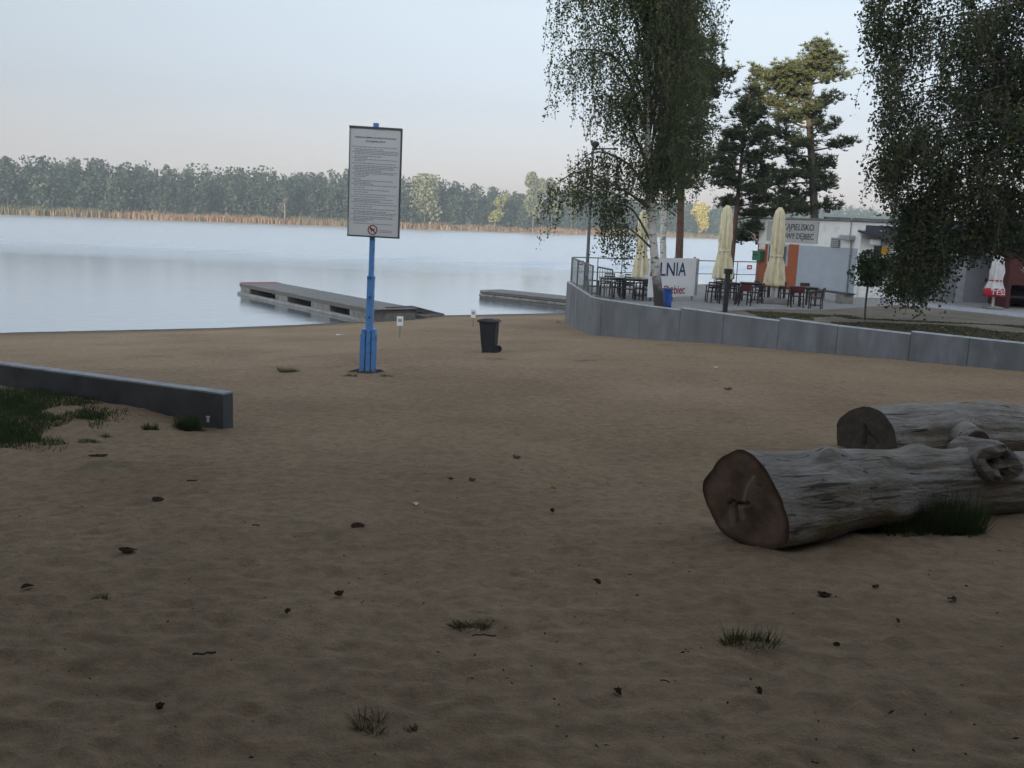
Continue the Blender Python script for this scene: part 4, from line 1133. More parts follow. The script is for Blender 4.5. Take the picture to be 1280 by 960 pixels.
# bench along the building
a_, b_ = on(1018, 374, TZ), on(1056, 380, TZ)
bl_ = thing('plank_bench', (a_.x, a_.y, TZ), 'long dark plank bench on cement blocks along the grey wall panel', 'bench', rz=math.atan2(b_.y - a_.y, b_.x - a_.x))
Lg = (b_ - a_).length
mb = MB()
for k_ in range(2): mb.box((Lg / 2, -0.1 + 0.2 * k_, 0.34), (Lg + 0.5, 0.16, 0.05), bev=0.006)
mb.build('seat', M['table'], bl_)
for xx in (0.1, Lg - 0.05):
    mb = MB(); mb.box((xx, 0, 0.16), (0.42, 0.4, 0.31), bev=0.01); mb.build('support_block', M['cement'], bl_)
# ------------------------------------------------------------------ bathing-station building (white, sign KĄPIELISKO)
BA = on(943.5, 357.5, TZ); BB = on(1068.5, 372.5, TZ)
bd = (BB - BA); bd.z = 0; BLn = bd.length; bd.normalize(); bn_ = Vector((bd.y, -bd.x, 0))
if bn_.dot(-BA) < 0: bn_ = -bn_
BH = 0.5 * (at(948, 273, BA.y).z + at(1078, 278.5, BB.y).z) - TZ
h1 = thing('bathing_station', (BA.x, BA.y, TZ), 'flat-roofed white beach building with orange and grey panels and a lettered sign', 'building', rz=math.atan2(bd.y, bd.x))
# local: x along the wall, y to the front or back, z up
SGN = 1 if (Matrix.Rotation(-math.atan2(bd.y, bd.x), 3, 'Z') @ bn_).y > 0 else -1


def wl(px, py, out=0.0):            # photo pixel on the facade -> local x, z
    p = onplane(px, py, BA, bn_); v = p - BA; return v.dot(bd), v.z


def pan(name, x0, x1, z0, z1, depth, material, parent, bev=0.0, base=0.0):
    mb = MB(); mb.box(((x0 + x1) / 2, SGN * (base + depth / 2), (z0 + z1) / 2), (abs(x1 - x0), depth, abs(z1 - z0)), bev=bev); return mb.build(name, material, parent)


mb = MB(); mb.box((BLn / 2, -SGN * 2.2, BH / 2 - 0.05), (BLn, 4.4, BH + 0.1)); wl1 = mb.build('wall', M['offwhite'], h1)
mb = MB(); mb.box((BLn / 2, -SGN * 2.2, BH + 0.05), (BLn + 0.16, 4.56, 0.07)); mb.build('roof', M['roof_grey'], h1)
xo0, zb = wl(944.5, 350); xo1, z_o = wl(958, 303)
x_w0 = wl(959, 330)[0]; x_w1 = wl(983, 330)[0]; x_or1 = wl(997.5, 330)[0]; x_g1 = wl(1071, 330)[0]
z_o = wl(985, 305)[1]; z_w0 = wl(975, 332)[1]
pan('brown_cladding', 0.02, x_w0, 0.0, z_o - 0.05, 0.03, M['rust'], h1)
pan('orange_cladding', x_w0 + 0.005, x_w1 + 0.1, 0.0, z_w0, 0.03, M['orange'], h1)
pan('orange_cladding', x_w1 + 0.105, x_or1, 0.0, z_o, 0.03, M['orange'], h1)
wn = pan('window', x_w0 + 0.02, x_w1 + 0.09, z_w0 + 0.01, z_o - 0.02, 0.05, M['frame_grey'], h1)
xm = (x_w0 + x_w1) / 2
for xa, xb in ((x_w0 + 0.1, xm - 0.03), (xm + 0.03, x_w1 + 0.0)): pan('pane', xa, xb, z_w0 + 0.1, z_o - 0.1, 0.008, M['glass'], wn, base=0.051)
pan('window_notice', x_w1 - 0.28, x_w1 - 0.06, z_w0 + 0.03, z_w0 + 0.2, 0.004, M['paper'], wn, base=0.062)
pan('grey_panel', x_or1 + 0.01, BLn - 0.1, 0.0, z_o - 0.02, 0.035, M['panel_grey'], h1)
# signboard
sx0, sz1 = wl(961, 276); sx1, sz0 = wl(1022, 304)
sz1 = wl(990, 276.5)[1]; sz0 = wl(990, 302.5)[1]
sbd = pan('signboard', sx0, sx1, sz0, sz1, 0.05, M['sign_grey'], h1, base=0.002)
for txt, y0, y1, xl, xr in (('KĄPIELISKO', 280.5, 288.5, 981, 1018.5), ('NOWY DĘBIEC', 292, 299.5, 975, 1018)):
    xa, za = wl(xl, y0); xb, zb_ = wl(xr, y1); zc = wl((xl + xr) / 2, (y0 + y1) / 2)[1]; hh = abs(wl(1000, y0)[1] - wl(1000, y1)[1])
    wid = abs(xb - xa)
    cu = bpy.data.curves.new('t', 'FONT'); cu.body = txt; cu.size = hh / 0.72; to = bpy.data.objects.new('t', cu); COL.objects.link(to); bpy.context.view_layer.update()
    nat = to.dimensions.x; bpy.data.objects.remove(to); bpy.data.curves.remove(cu)
    xc = (xa + xb) / 2; f_ = wid / nat
    lettering(txt, hh, M['ink'], sbd, lambda x, y, z, xc=xc, zc=zc: Vector((xc + x, SGN * (0.056 + z), zc + y)), sx=f_)
# details of the facade
xv0, zv1 = wl(1041, 297); xv1, zv0 = wl(1050, 309.5)
lv = pan('louvre_vent', xv0, xv1, zv0, zv1, 0.04, M['shutter'], h1, base=0.036)
mb = MB()
for i in range(5):
    z = zv0 + (zv1 - zv0) * (i + .5) / 5; mb.box(((xv0 + xv1) / 2, SGN * 0.088, z), (abs(xv1 - xv0) * 0.92, 0.02, (zv1 - zv0) * 0.09), rx=SGN * 0.5)
mb.build('slats', M['frame_grey'], lv)
xl_, zl_ = wl(1066, 297.5)
mb = MB(); mb.box((xl_ - 0.12, SGN * 0.16, zl_), (0.55, 0.3, 0.2), bev=0.04); mb.tube([(xl_ - 0.12, SGN * 0.03, zl_ + 0.1), (xl_ - 0.12, SGN * 0.03, zl_ + 0.75)], 0.02, 6)
for i in range(5): mb.tube([(xl_ - 0.38 + 0.13 * i, SGN * 0.325, zl_ - 0.09), (xl_ - 0.38 + 0.13 * i, SGN * 0.325, zl_ + 0.09)], 0.012, 6)
mb.build('wall_lamp', M['frame_grey'], h1)
mb = MB(); xd = wl(1062.5, 340)[0]; mb.tube([(xd, SGN * 0.08, 0.0), (xd, SGN * 0.08, zl_ - 0.1)], 0.03, 8)
for z in (0.4, 0.95, 1.5): mb.box((xd, SGN * 0.07, z), (0.1, 0.08, 0.03))
mb.build('downpipe', M['steel'], h1)
for px, py, w_, h_, mt_, lab in ((953.5, 307.5, 0.38, 0.26, 'paper', None),):
    x_, z_ = wl(px, py); pan('notice', x_ - w_ / 2, x_ + w_ / 2, z_ - h_ / 2, z_ + h_ / 2, 0.006, M[mt_], h1, base=0.032)
x_, z_ = wl(951, 320)
gb = thing('letter_box', tuple(BA + bd * x_ + bn_ * 0.035 + Vector((0, 0, z_))), 'small green box fixed to the brown end of the white building', 'letter box', rz=math.atan2(bd.y, bd.x))
mb = MB(); mb.box((0, SGN * 0.11, 0), (0.5, 0.22, 0.36), bev=0.02); mb.build('body', M['green'], gb)
mb = MB(); mb.box((0, SGN * 0.12, 0.19), (0.54, 0.26, 0.03), bev=0.008); mb.build('lid', M['green'], gb)
mb = MB(); mb.box((0, SGN * 0.222, 0.05), (0.3, 0.008, 0.05)); mb.build('slot', M['ink'], gb)

# ------------------------------------------------------------------ snack bar with dark roof
Y2 = BB.y + 0.15
K0 = on(1068.5, 373, TZ); K0.y = Y2
h2 = thing('snack_bar', (K0.x + 0.05, Y2, TZ), 'low snack bar with a dark sloping roof half hidden by hanging birch branches', 'building')
ox = h2.location.x


def w2(px, py):
    p = at(px, py, Y2); return p.x - ox, p.z - TZ


W2 = 8.2; zE = w2(1100, 293)[1]; zR = w2(1100, 278)[1]
mb = MB(); mb.box((W2 / 2 + 0.02, 2.0, zE / 2 - 0.05), (W2, 3.9, zE + 0.1)); mb.build('wall', M['offwhite'], h2)
mb = MB()
mb.prism([(-0.05, -0.75, zE - 0.03), (-0.05, 4.1, zE + 0.55), (-0.05, 4.1, zE + 0.62), (-0.05, -0.75, zE + 0.04)], (W2 + 0.3, 0, 0))
rf = mb.build('roof', M['roof_dark'], h2)
mb = MB(); mb.box((W2 / 2 + 0.1, -0.765, zE + 0.13), (W2 + 0.3, 0.03, 0.34)); mb.build('fascia', M['roof_dark'], rf)
mb = MB()
for xx in (0.55, 1.4, 2.3, 3.2, 4.1): mb.box((xx, -0.79, zE + 0.12), (0.2, 0.03, 0.025))
mb.build('clip', M['white_metal'], rf)


def pan2(name, px0, px1, py0, py1, depth, material, parent, base=0.0, bev=0.0):
    x0, z1 = w2(px0, (py0)); x1, z0 = w2(px1, (py1))
    if depth < 0: base, depth = base, -depth
    mb = MB(); mb.box(((x0 + x1) / 2, 0.05 - base - depth / 2, (z0 + z1) / 2), (x1 - x0, depth, z1 - z0), bev=bev); return mb.build(name, material, parent)


pan2('corner_post', 1079, 1085, 299, 373, 0.12, M['offwhite'], h2)
pan2('awning_box', 1086.5, 1097, 298.5, 306.5, 0.35, M['white'], h2, bev=0.03)
pan2('shutter_rail', 1098, 1140, 301.5, 306, 0.2, M['sign_grey'], h2)
pan2('dark_menu_board', 1086, 1101.5, 307, 322, 0.06, M['black_plastic'], h2)
fb = pan2('name_board', 1101.8, 1140, 309.5, 320, 0.05, M['white'], h2)
yp = pan2('yellow_plate', 1102, 1110.5, 308.5, 319.5, 0.02, M['yellow'], h2, base=0.052)
xa, za = w2(1113, 318); xb, zb_ = w2(1138, 312)
mb = MB(); cx_, cz_ = w2(1125, 315.5)
for i_, (dx_, dz_, w_, rot_) in enumerate([(-.36, .05, .16, 0), (-.36, -.01, .16, 0), (-.15, -.03, .1, .5), (-.08, .0, .09, -.7), (.02, -.04, .12, .1), (.13, .0, .09, 1.1), (.2, -.02, .09, -1.2), (.29, -.03, .1, .6)]): mb.box((cx_ + dx_, -0.006, cz_ + dz_), (w_, 0.006, 0.026), ry=rot_)
mb.build('lettering', M['ink'], fb)
pan2('serving_shutter', 1102, 1132, 321.5, 341, 0.04, M['shutter'], h2)
pan2('post', 1100, 1102, 321.5, 345, 0.05, M['white_metal'], h2, base=0.05)
pan2('counter', 1072, 1136, 357, 374, 0.3, M['offwhite'], h2)
for a, b in ((1172, 1200), (1203, 1236)):
    dr = pan2('door', a, b, 318, 379, 0.05, M['door_grey'], h2)
    x_, z_ = w2(b - 4, 350); mb = MB(); mb.box((x_, -0.03, z_), (0.05, 0.06, 0.14)); mb.build('handle', M['black_metal'], dr)
pan2('door_frame', 1200.4, 1202.6, 316, 379, 0.07, M['frame_grey'], h2)
pan2('lintel', 1168, 1240, 313, 317.5, 0.07, M['frame_grey'], h2)
pan2('panel', 1142, 1170, 322, 379, 0.03, M['panel_grey'], h2)

# ------------------------------------------------------------------ dark red kiosk at the right edge
kb = on(1256, 386, TZ); kz = at(1256, 306, kb.y).z - TZ
kk_ = thing('red_kiosk', (kb.x, kb.y, TZ), 'dark red timber kiosk with a shadowy open front at the right edge', 'kiosk', rz=math.radians(-14))
mb = MB(); z1 = kz; zo = 0.82
mb.box((1.7, 1.3, (z1 + zo) / 2), (3.4, 2.6, z1 - zo)); mb.box((0.06, 1.3, zo / 2), (0.12, 2.6, zo)); mb.box((3.34, 1.3, zo / 2), (0.12, 2.6, zo)); mb.box((1.7, 2.54, zo / 2), (3.16, 0.12, zo))
kw = mb.build('wall', M['darkred'], kk_)
mb = MB(); mb.box((1.7, 1.2, z1 + 0.05), (3.7, 3.0, 0.1)); mb.build('roof', M['roof_dark'], kk_)
mb = MB(); mb.box((1.7, 0.9, 0.38), (2.9, 0.5, 0.05)); mb.build('counter', M['table'], kk_)
mb = MB(); mb.box((1.7, 1.6, 0.3), (2.6, 0.06, 0.5)); mb.build('inner_board', M['chair'], kk_)
lettering('40', 0.2, M['sign_grey'], kw, lambda x, y, z: Vector((0.34 + x, -0.004 - z, zo + 0.52 + y)), align='LEFT')

# footpath slab and grass on the terrace
pm = MB(); pm.prism([Vector((p.x, p.y, TZ - 0.05)) for p in pl], (0, 0, 0.07))
tag(pm.build('footpath', M['concrete_pale']), kind='structure')


# ------------------------------------------------------------------ logs
FACE = [(340, 108), (290, 128), (250, 155), (210, 195), (170, 240), (120, 335), (70, 420), (63, 480), (68, 530), (100, 610), (135, 670), (170, 720), (205, 770), (240, 800), (300, 822), (360, 830), (420, 830), (480, 825), (560, 812), (640, 790), (700, 755), (740, 715), (752, 650), (752, 590), (735, 520), (700, 450), (665, 380), (620, 320), (570, 245), (520, 190), (475, 150), (430, 120), (385, 107)]


def resample(pts, n):
    c = np.mean(pts, 0); P = np.asarray(pts, float) - c
    ang = np.unwrap(np.arctan2(P[:, 1], P[:, 0])); rad = np.hypot(P[:, 0], P[:, 1])
    o = np.argsort(ang % (2 * PI)); a = (ang % (2 * PI))[o]; r = rad[o]
    th = np.arange(n) * 2 * PI / n
    return th, np.interp(th, np.concatenate([a - 2 * PI, a, a + 2 * PI]), np.tile(r, 3))


def make_log(root, outline, s_y, L, R_end, nrm_tilt, name_seed, sink, knots=(), zdrop=0.0, cracks=(), face='cut'):
    """root's local x runs along the log; outline = cut-face shape in metres (x right seen from the cut end, z up)"""
    n = 144; th, r0 = resample(outline, n)
    r0 = np.convolve(np.concatenate([r0[-2:], r0, r0[:2]]), [0.1, 0.2, 0.4, 0.2, 0.1], 'valid')
    ns = 150; V = []; rs = np.random.default_rng(name_seed)
    ph = rs.random(8) * 6.28
    rm = r0.mean(); zc = sink
    rings = []
    for i in range(ns):
        t = i / (ns - 1); s = L * t ** 1.15
        bl = min(1, (s / (L * 0.35))) ** 0.8
        rr = r0 * (1 - bl) + (rm * 0.93 * (1 - t) + R_end * t) * bl
        nf = 0.25 + 0.75 * min(1, s / 0.35)
        rr = rr * (1 + nf * (0.035 * np.sin(2 * th + ph[0] + s * 1.3) + 0.025 * np.sin(3 * th + ph[1] - s * 2.1) + 0.16 * (vnoise(th * 1.6 + ph[2], th * 0 + s * 2.2 + ph[3]) - 0.5) + 0.13 * (vnoise(th * 4 + ph[4], th * 0 + s * 1.3) - 0.5) + 0.05 * (vnoise(th * 9 + ph[5], th * 0 + s * 2.5) - 0.5) + 0.03 * (vnoise(th * 20 + ph[6], th * 0 + s * 5) - 0.5)))
        for gk in range(7):      # long drying cracks
            ga = ph[gk] + 0.12 * math.sin(s * 2.3 + gk); gw = max(0.0, math.sin(s * (0.9 + 0.2 * gk) + ph[gk]))
            dth = np.angle(np.exp(1j * (th - ga))); rr = rr - 0.022 * gw * nf * np.exp(-(dth / 0.05) ** 2)
        for ks, kt, kh, kw_ in knots:
            dth = np.angle(np.exp(1j * (th - kt)))
            rr = rr + kh * np.exp(-((s - ks) / (kw_ * 1.6)) ** 2 - (dth * rr / kw_) ** 2)
        yy = rr * np.cos(th); zz = rr * np.sin(th) + zc - zdrop * t
        tilt = nrm_tilt * (1 - min(1, s / 0.8)) ** 1.5
        xx = s - yy * tilt + 0.05 * math.sin(s * 1.7) * 0
        yb = yy + 0.10 * math.sin(s * 0.9 + 0.0) * min(1, s)
        rings.append(np.stack([xx, yb, zz], 1))
    V = np.concatenate(rings); I = np.arange(ns * n).reshape(ns, n)
    F = np.stack([I[:-1], np.roll(I[:-1], -1, 1), np.roll(I[1:], -1, 1), I[1:]], 2).reshape(-1, 4)
    np_mesh('bark_surface', V, F, M['log'], root, smooth=True)
    # the sawn end: a polar sheet with saw marks and drying cracks
    m_ = 40; base = rings[0]; ctr = base.mean(0); VV, rad, crk = [], [], []
    for j in range(m_ + 1):
        f = j / m_
        for k in range(n):
            p = ctr + (base[k] - ctr) * (0.002 + 0.998 * f); VV.append(p); rad.append(f)
    VV = np.array(VV); rad = np.array(rad)
    dep = 0.006 * (vnoise(VV[:, 1] * 9 + 3, VV[:, 2] * 9) - 0.5) + 0.004 * (vnoise(VV[:, 1] * 40, VV[:, 2] * 25) - 0.5)
    dep[rad > 0.97] = 0
    col = np.zeros(len(VV)); hol = np.zeros(len(VV))
    for pts, wd, pale in cracks:
        pts = [(-a_, b_) for a_, b_ in pts] if False else pts
        for (ya, za), (yb, zb) in zip(pts[:-1], pts[1:]):
            d = np.array([yb - ya, zb - za]); q = np.stack([VV[:, 1] - ctr[1] - ya, VV[:, 2] - ctr[2] - za], 1)
            t = np.clip((q @ d) / (d @ d), 0, 1); dist = np.hypot(*(q - t[:, None] * d).T)
            g = np.exp(-(dist / wd) ** 2)
            if pale: col = np.maximum(col, g * pale)
            else: hol = np.maximum(hol, g)
    VV[:, 0] += dep + hol * 0.035
    I = np.arange((m_ + 1) * n).reshape(m_ + 1, n)
    F = np.stack([I[:-1], I[1:], np.roll(I[1:], -1, 1), np.roll(I[:-1], -1, 1)], 2).reshape(-1, 4)
    np_mesh('cut_face', VV, F, M[face], root, smooth=True, attrs={'rad': rad, 'crack': np.clip(col, 0, 1)})


# front log
c_px = (931, 621)
g0 = onbeach(928, 684); dL = g0.y + 0.12
fc = at(*c_px, dL)
g1 = onbeach(1112, 652)
g0b = onbeach(985, 676); la = math.atan2(g1.y - g0b.y, g1.x - g0b.x) - 0.15
q = dL / FPX
fcx = np.mean([p[0] for p in FACE]); fcy = np.mean([p[1] for p in FACE])
# seen from the cut end local +y is to the viewer's left, so mirror the outline
cosv = 0.89
outl = [(-(x - fcx) / 5.82 * q / cosv, -(y - fcy) / 5.82 * q) for x, y in FACE]
lg = thing('fallen_log', (fc.x, fc.y, g0.z - 0.03), 'big weathered grey log lying in front, its pear-shaped brown cut end facing the viewer', 'log', rz=la)
crk = [([(0.105, -0.02), (0.07, -0.035), (0.02, -0.03), (-0.03, -0.01)], 0.012, 0), ([(0.07, -0.035), (0.05, -0.12), (0.045, -0.18)], 0.006, 0), ([(0.1, -0.02), (0.13, -0.06)], 0.006, 0), ([(-0.13, 0.13), (-0.1, 0.15)], 0.007, 0),
       ([(-0.06, 0.2), (-0.02, 0.13), (0.0, 0.06), (0.01, 0.0)], 0.011, 0.8), ([(0.05, -0.07), (0.05, -0.13)], 0.02, 0.55), ([(0.1, -0.12), (0.09, -0.2)], 0.03, 0.5), ([(0.02, -0.05), (0.0, -0.12)], 0.02, 0.5)]
make_log(lg, outl, 1, 4.6, 0.24, 0.30, 3, fc.z - g0.z, knots=[(0.72, 1.75, 0.10, 0.10), (1.15, 2.0, 0.05, 0.16), (1.75, 1.5, 0.05, 0.1), (2.3, 1.7, 0.06, 0.09), (1.3, 3.6, 0.04, 0.1)], zdrop=0.10, cracks=crk)
# broken limb stub on the front log
sp = at(1240, 578, fc.y + 1.0)
for _ in range(20): sp = at(1240, 578, fc.y + math.tan(la) * (sp.x - fc.x) - 0.12)
W_ = (Matrix.Translation(lg.location) @ Matrix.Rotation(la, 4, 'Z')).inverted(); ls = W_ @ sp
mb = MB(); rs_ = random.Random(8); n = 22; rings = []
d0 = Vector((-0.15, -1, 0.12)).normalized(); cx = Vector((1, 0, 0)); cz = d0.cross(cx).normalized() * -1
for j, (t, r) in enumerate([(-0.32, 0.18), (-0.12, 0.165), (0.03, 0.175), (0.1, 0.16), (0.13, 0.12), (0.05, 0.06)]):
    ring = []
    for k in range(n):
        a = 2 * PI * k / n; jag = (0.05 * math.sin(3 * a + 1) + rs_.uniform(-0.03, 0.03)) if j >= 3 else 0
        ring.append(ls + d0 * (t + jag) + (cx * math.cos(a) * 1.1 + cz * math.sin(a) * 1.15) * r * (1 + 0.1 * math.sin(2 * a + 1) + rs_.uniform(-0.05, 0.05)))
    rings += ring
fs = [(j * n + k, j * n + (k + 1) % n, (j + 1) * n + (k + 1) % n, (j + 1) * n + k) for j in range(5) for k in range(n)] + [tuple(range(5 * n, 6 * n))]
mb.add(rings, fs); mb.build('branch_stub', M['log_broken'], lg, smooth=False)

# rear log
g2 = onbeach(1085, 571); dR = g2.y + 0.15; q2 = dR / FPX
fc2 = at(1087, 540, dR)
out2 = [(-32, -36), (-41, -20), (-43, 8), (-36, 18), (-22, 30), (-4, 36.5), (8, 36), (20, 31), (31, 20), (38, 6), (41, -12), (40, -28), (30, -36), (0, -38)]
lg2 = thing('fallen_log', (fc2.x, fc2.y, g2.z - 0.03), 'second weathered log lying behind, with a domed dark cut end', 'log', rz=math.radians(12))
make_log(lg2, [(-x * q2 / 0.9, y * q2) for x, y in out2], 1, 5.0, 0.24, 0.3, 6, fc2.z - g2.z, knots=[(1.45, 2.0, 0.05, 0.2), (0.5, 1.6, 0.04, 0.15), (1.0, 2.5, 0.06, 0.1)], zdrop=-0.01, cracks=[([(0.05, 0.1), (0.03, -0.1)], 0.02, 0), ([(0.0, 0.02), (-0.12, -0.05)], 0.03, 0)], face='cut_dark')
sp = at(1201, 546, fc2.y - 0.05); W_ = (Matrix.Translation(lg2.location) @ Matrix.Rotation(math.radians(12), 4, 'Z')).inverted(); ls = W_ @ sp
tip = ls + Vector((-0.05, -0.34, 0.0)); r_s = 0.155
mb = MB(); mb.tube([ls + Vector((0.12, 0.25, -0.02)), ls + Vector((0.0, -0.1, 0)), tip], [0.22, 0.17, r_s], 22); st = mb.build('branch_stub', M['log'], lg2, smooth=True)
dd = (tip - ls).normalized(); mb = MB(); mb.tube([tip + dd * 0.003, tip + dd * 0.012], [r_s * 0.96, r_s * 0.9], 22); mb.build('cut_face', M['cut_dark'], st)
# ------------------------------------------------------------------ trees on the terrace
def curve_pts(ctrl, n=14):
    """smooth path through control points"""
    P = [Vector(p) for p in ctrl]; P = [P[0] * 2 - P[1]] + P + [P[-1] * 2 - P[-2]]; out = []
    seg = len(P) - 3
    for i in range(seg):
        a, b, c, d = P[i:i + 4]
        for k in range(n):
            t = k / n
            out.append(0.5 * ((2 * b) + (c - a) * t + (2 * a - 5 * b + 4 * c - d) * t * t + (3 * b - a - 3 * c + d) * t ** 3))
    out.append(P[-2]); return out


def strands(limb, t0, t1, count, lmin, lmax, spread=0.25, step=0.028, jit=0.035):
    """twigs hanging from a limb, as leaf points and thin twig paths"""
    pts, paths = [], []
    n = len(limb); cen = RNG.uniform(t0, t1, max(3, count // 6))
    for _ in range(count):
        t = float(np.clip(cen[RNG.integers(len(cen))] + RNG.normal(0, 0.035), t0, t1)); f = t * (n - 1); i = min(int(f), n - 2)
        p = np.array(limb[i].lerp(limb[i + 1], f - i)) + RNG.normal(0, spread, 3) * (1, 1, 0.4)
        L = RNG.uniform(lmin, lmax); k = max(4, int(L / step))
        s = np.linspace(0, 1, k)
        sway = RNG.normal(0, 0.10, 2) * L
        q = np.stack([p[0] + sway[0] * s + 0.03 * np.sin(s * 9 + RNG.random() * 6), p[1] + sway[1] * s, p[2] - L * s], 1)
        keep = RNG.random(k) < (0.55 + 0.45 * np.sin(s * RNG.uniform(5, 14) + RNG.random() * 6) ** 2)
        pts.append(q[keep] + RNG.normal(0, jit, (keep.sum(), 3)))
        paths.append(q[::max(1, k // 4)])
    return pts, paths


def weeping(name, base, trunks, limbs, label, leaf, barkmat, leaf_size, group=None, extra=None, stem_twigs=True):
    """trunks: (ctrl, r0, r1); limbs: (ctrl, r, count, lmin, lmax, t0)"""
    root = thing(name, tuple(base), label, 'tree', group=group)
    for ctrl, ra_, rb_ in trunks:
        path = curve_pts(ctrl, 8); mb = MB(); m_ = len(path)
        mb.tube(path, [ra_ + (rb_ - ra_) * (i / (m_ - 1)) ** 0.8 + (0.35 * ra_ * math.exp(-i * 0.9)) for i in range(m_)], 12); mb.build('trunk', M[barkmat], root, smooth=True, world=root)
    P = []; mb = MB(); tw = MB()
    for ctrl, r, cnt, l0, l1, t0 in limbs:
        lm = curve_pts(ctrl, 8); m_ = len(lm)
        mb.tube(lm, [r * (1 - 0.85 * i / (m_ - 1)) for i in range(m_)], 6)
        a, b = strands(lm, t0, 1.0, cnt, l0, l1, spread=0.2, jit=0.055)
        P += a
        for path in b[::2]: tw.tube([tuple(p) for p in path], [0.006] * len(path), 3, caps=False)
    if extra is not None: P.append(extra)
    mb.build('branches', M['birch_limb'], root, world=root)
    if tw.v: tw.build('twigs', M['birch_limb'], root, world=root)
    P = np.concatenate(P) - np.array(base)
    P = P[P[:, 2] > 0.12]
    cards(P, leaf_size, 'crown', M[leaf], root, elong=1.35, droop=0.6)
    return root


# birch in front of the banner: trunk and limbs read from the photograph at its own depth
bb_ = on(826, 386, TZ); YB = bb_.y
T = lambda x, y, dy=0.0: at(x, y, YB + dy)
limbs = []
# long limbs to the left with their hanging sprays
for ctrl, cnt, l0, l1, t0, r in [
    ([T(810, 95), T(780, -20), T(735, -45, .4), T(700, -12, .6)], 46, 0.8, 2.3, 0.35, .045),
    ([T(809, 130), T(775, 50, -.3), T(745, 30, -.5), T(728, 45, -.6)], 40, 0.6, 1.8, 0.3, .04),
    ([T(810, 170), T(775, 80, .2), T(725, 62, .5), T(697, 85, .6)], 55, 0.5, 1.7, 0.3, .045),
    ([T(811, 210), T(780, 140, -.2), T(755, 118, -.4), T(735, 120, -.5)], 42, 0.5, 1.5, 0.3, .04),
    ([T(812, 245), T(785, 205, .2), T(745, 190, .5), T(715, 210, .7)], 60, 0.5, 1.6, 0.3, .045),
    ([T(813, 262), T(780, 238, -.3), T(725, 215, -.4), T(678, 243, -.4)], 70, 0.4, 1.25, 0.4, .045),
    ([T(813, 300), T(790, 262, .3), T(765, 255, .6), T(752, 268, .7)], 34, 0.5, 1.5, 0.3, .035),
    ([T(814, 310), T(795, 292, -.4), T(775, 280, -.6), T(765, 288, -.7)], 24, 0.4, 1.1, 0.3, .03)]:
    limbs.append((ctrl, r, int(cnt * 1.3), l0, l1, t0))
# dense curtain right of the trunk
for k_ in range(60):
    y0 = RNG.uniform(-60, 240); dx = RNG.uniform(10, 74) * (1 if y0 < 190 else 0.8); dy = RNG.uniform(-0.9, 1.1)
    x1 = 812 + dx; yt = y0 - RNG.uniform(25, 60)
    limbs.append(([T(811, y0 + 40), T(811 + dx * 0.5, yt, dy * .5), T(x1 - 4, yt + 5, dy), T(x1 + 4, yt + 28, dy)], .024, 17, 0.35, 1.35, 0.25))
# crown above the frame and upper left
for k_ in range(26):
    y0 = RNG.uniform(-190, -30); dx = RNG.uniform(-72, 50); dy = RNG.uniform(-1.1, 1.1)
    limbs.append(([T(808, y0 + 60), T(808 + dx * 0.5, y0 - 10, dy * .5), T(808 + dx, y0, dy), T(808 + dx * 1.1, y0 + 30, dy)], .03, 26, 0.7, 2.2, 0.25))
for k_ in range(13):   # thin veil left of and before the trunk
    y0 = RNG.uniform(-20, 250); dx = -RNG.uniform(-4, 34)
    limbs.append(([T(810, y0 + 40), T(810 + dx * 0.6, y0 - 5, -.3), T(810 + dx, y0 + 5, -.45)], .02, 16, 0.5, 1.6, 0.3))
weeping('birch_tree', (bb_.x, bb_.y, TZ), [([up(bb_, TZ - 0.2), T(821, 350), T(815.5, 290), T(811.5, 230), T(809, 150), T(807, 60), T(806, -60), T(804, -190)], 0.15, 0.035)], limbs,
        'tall white-barked weeping birch between the wall and the white banner', 'birch_leaf', 'birch_bark', 0.052)
# second birch behind the banner, its stem white, crown merging to the right
b2 = at(831, 350, 33.0); b2.z = TZ
Y3 = 33.0; T3 = lambda x, y, dy=0.0: at(x, y, Y3 + dy)
limbs = []
for k_ in range(54):
    y0 = RNG.uniform(-40, 235); dx = RNG.uniform(-26, 56) * (1.0 if 40 < y0 < 200 else 0.75); dy = RNG.uniform(-1.1, 1.2); yt = y0 - RNG.uniform(15, 45)
    limbs.append(([T3(833, y0 + 40), T3(833 + dx * .5, yt, dy * .5), T3(833 + dx, yt + 6, dy), T3(833 + dx * 1.1, yt + 30, dy)], .024, 19, 0.35, 1.4, 0.2))
for x1, y1 in ((882, 48), (888, 66), (884, 120), (889, 182), (876, 150), (866, 12), (892, 80)):
    limbs.append(([T3(838, y1 + 30), T3(862, y1 - 4), T3(x1 - 4, y1 - 4), T3(x1, y1 + 12)], .024, 26, 0.4, 1.4, 0.35))
weeping('birch_tree', tuple(b2), [([up(b2, TZ - 0.2), T3(829, 290), T3(832, 220), T3(836, 120), T3(842, 20), T3(846, -80)], 0.13, 0.03)], limbs,
        'second birch with a white stem behind the banner, its crown touching the first', 'birch_leaf', 'birch_bark', 0.058)


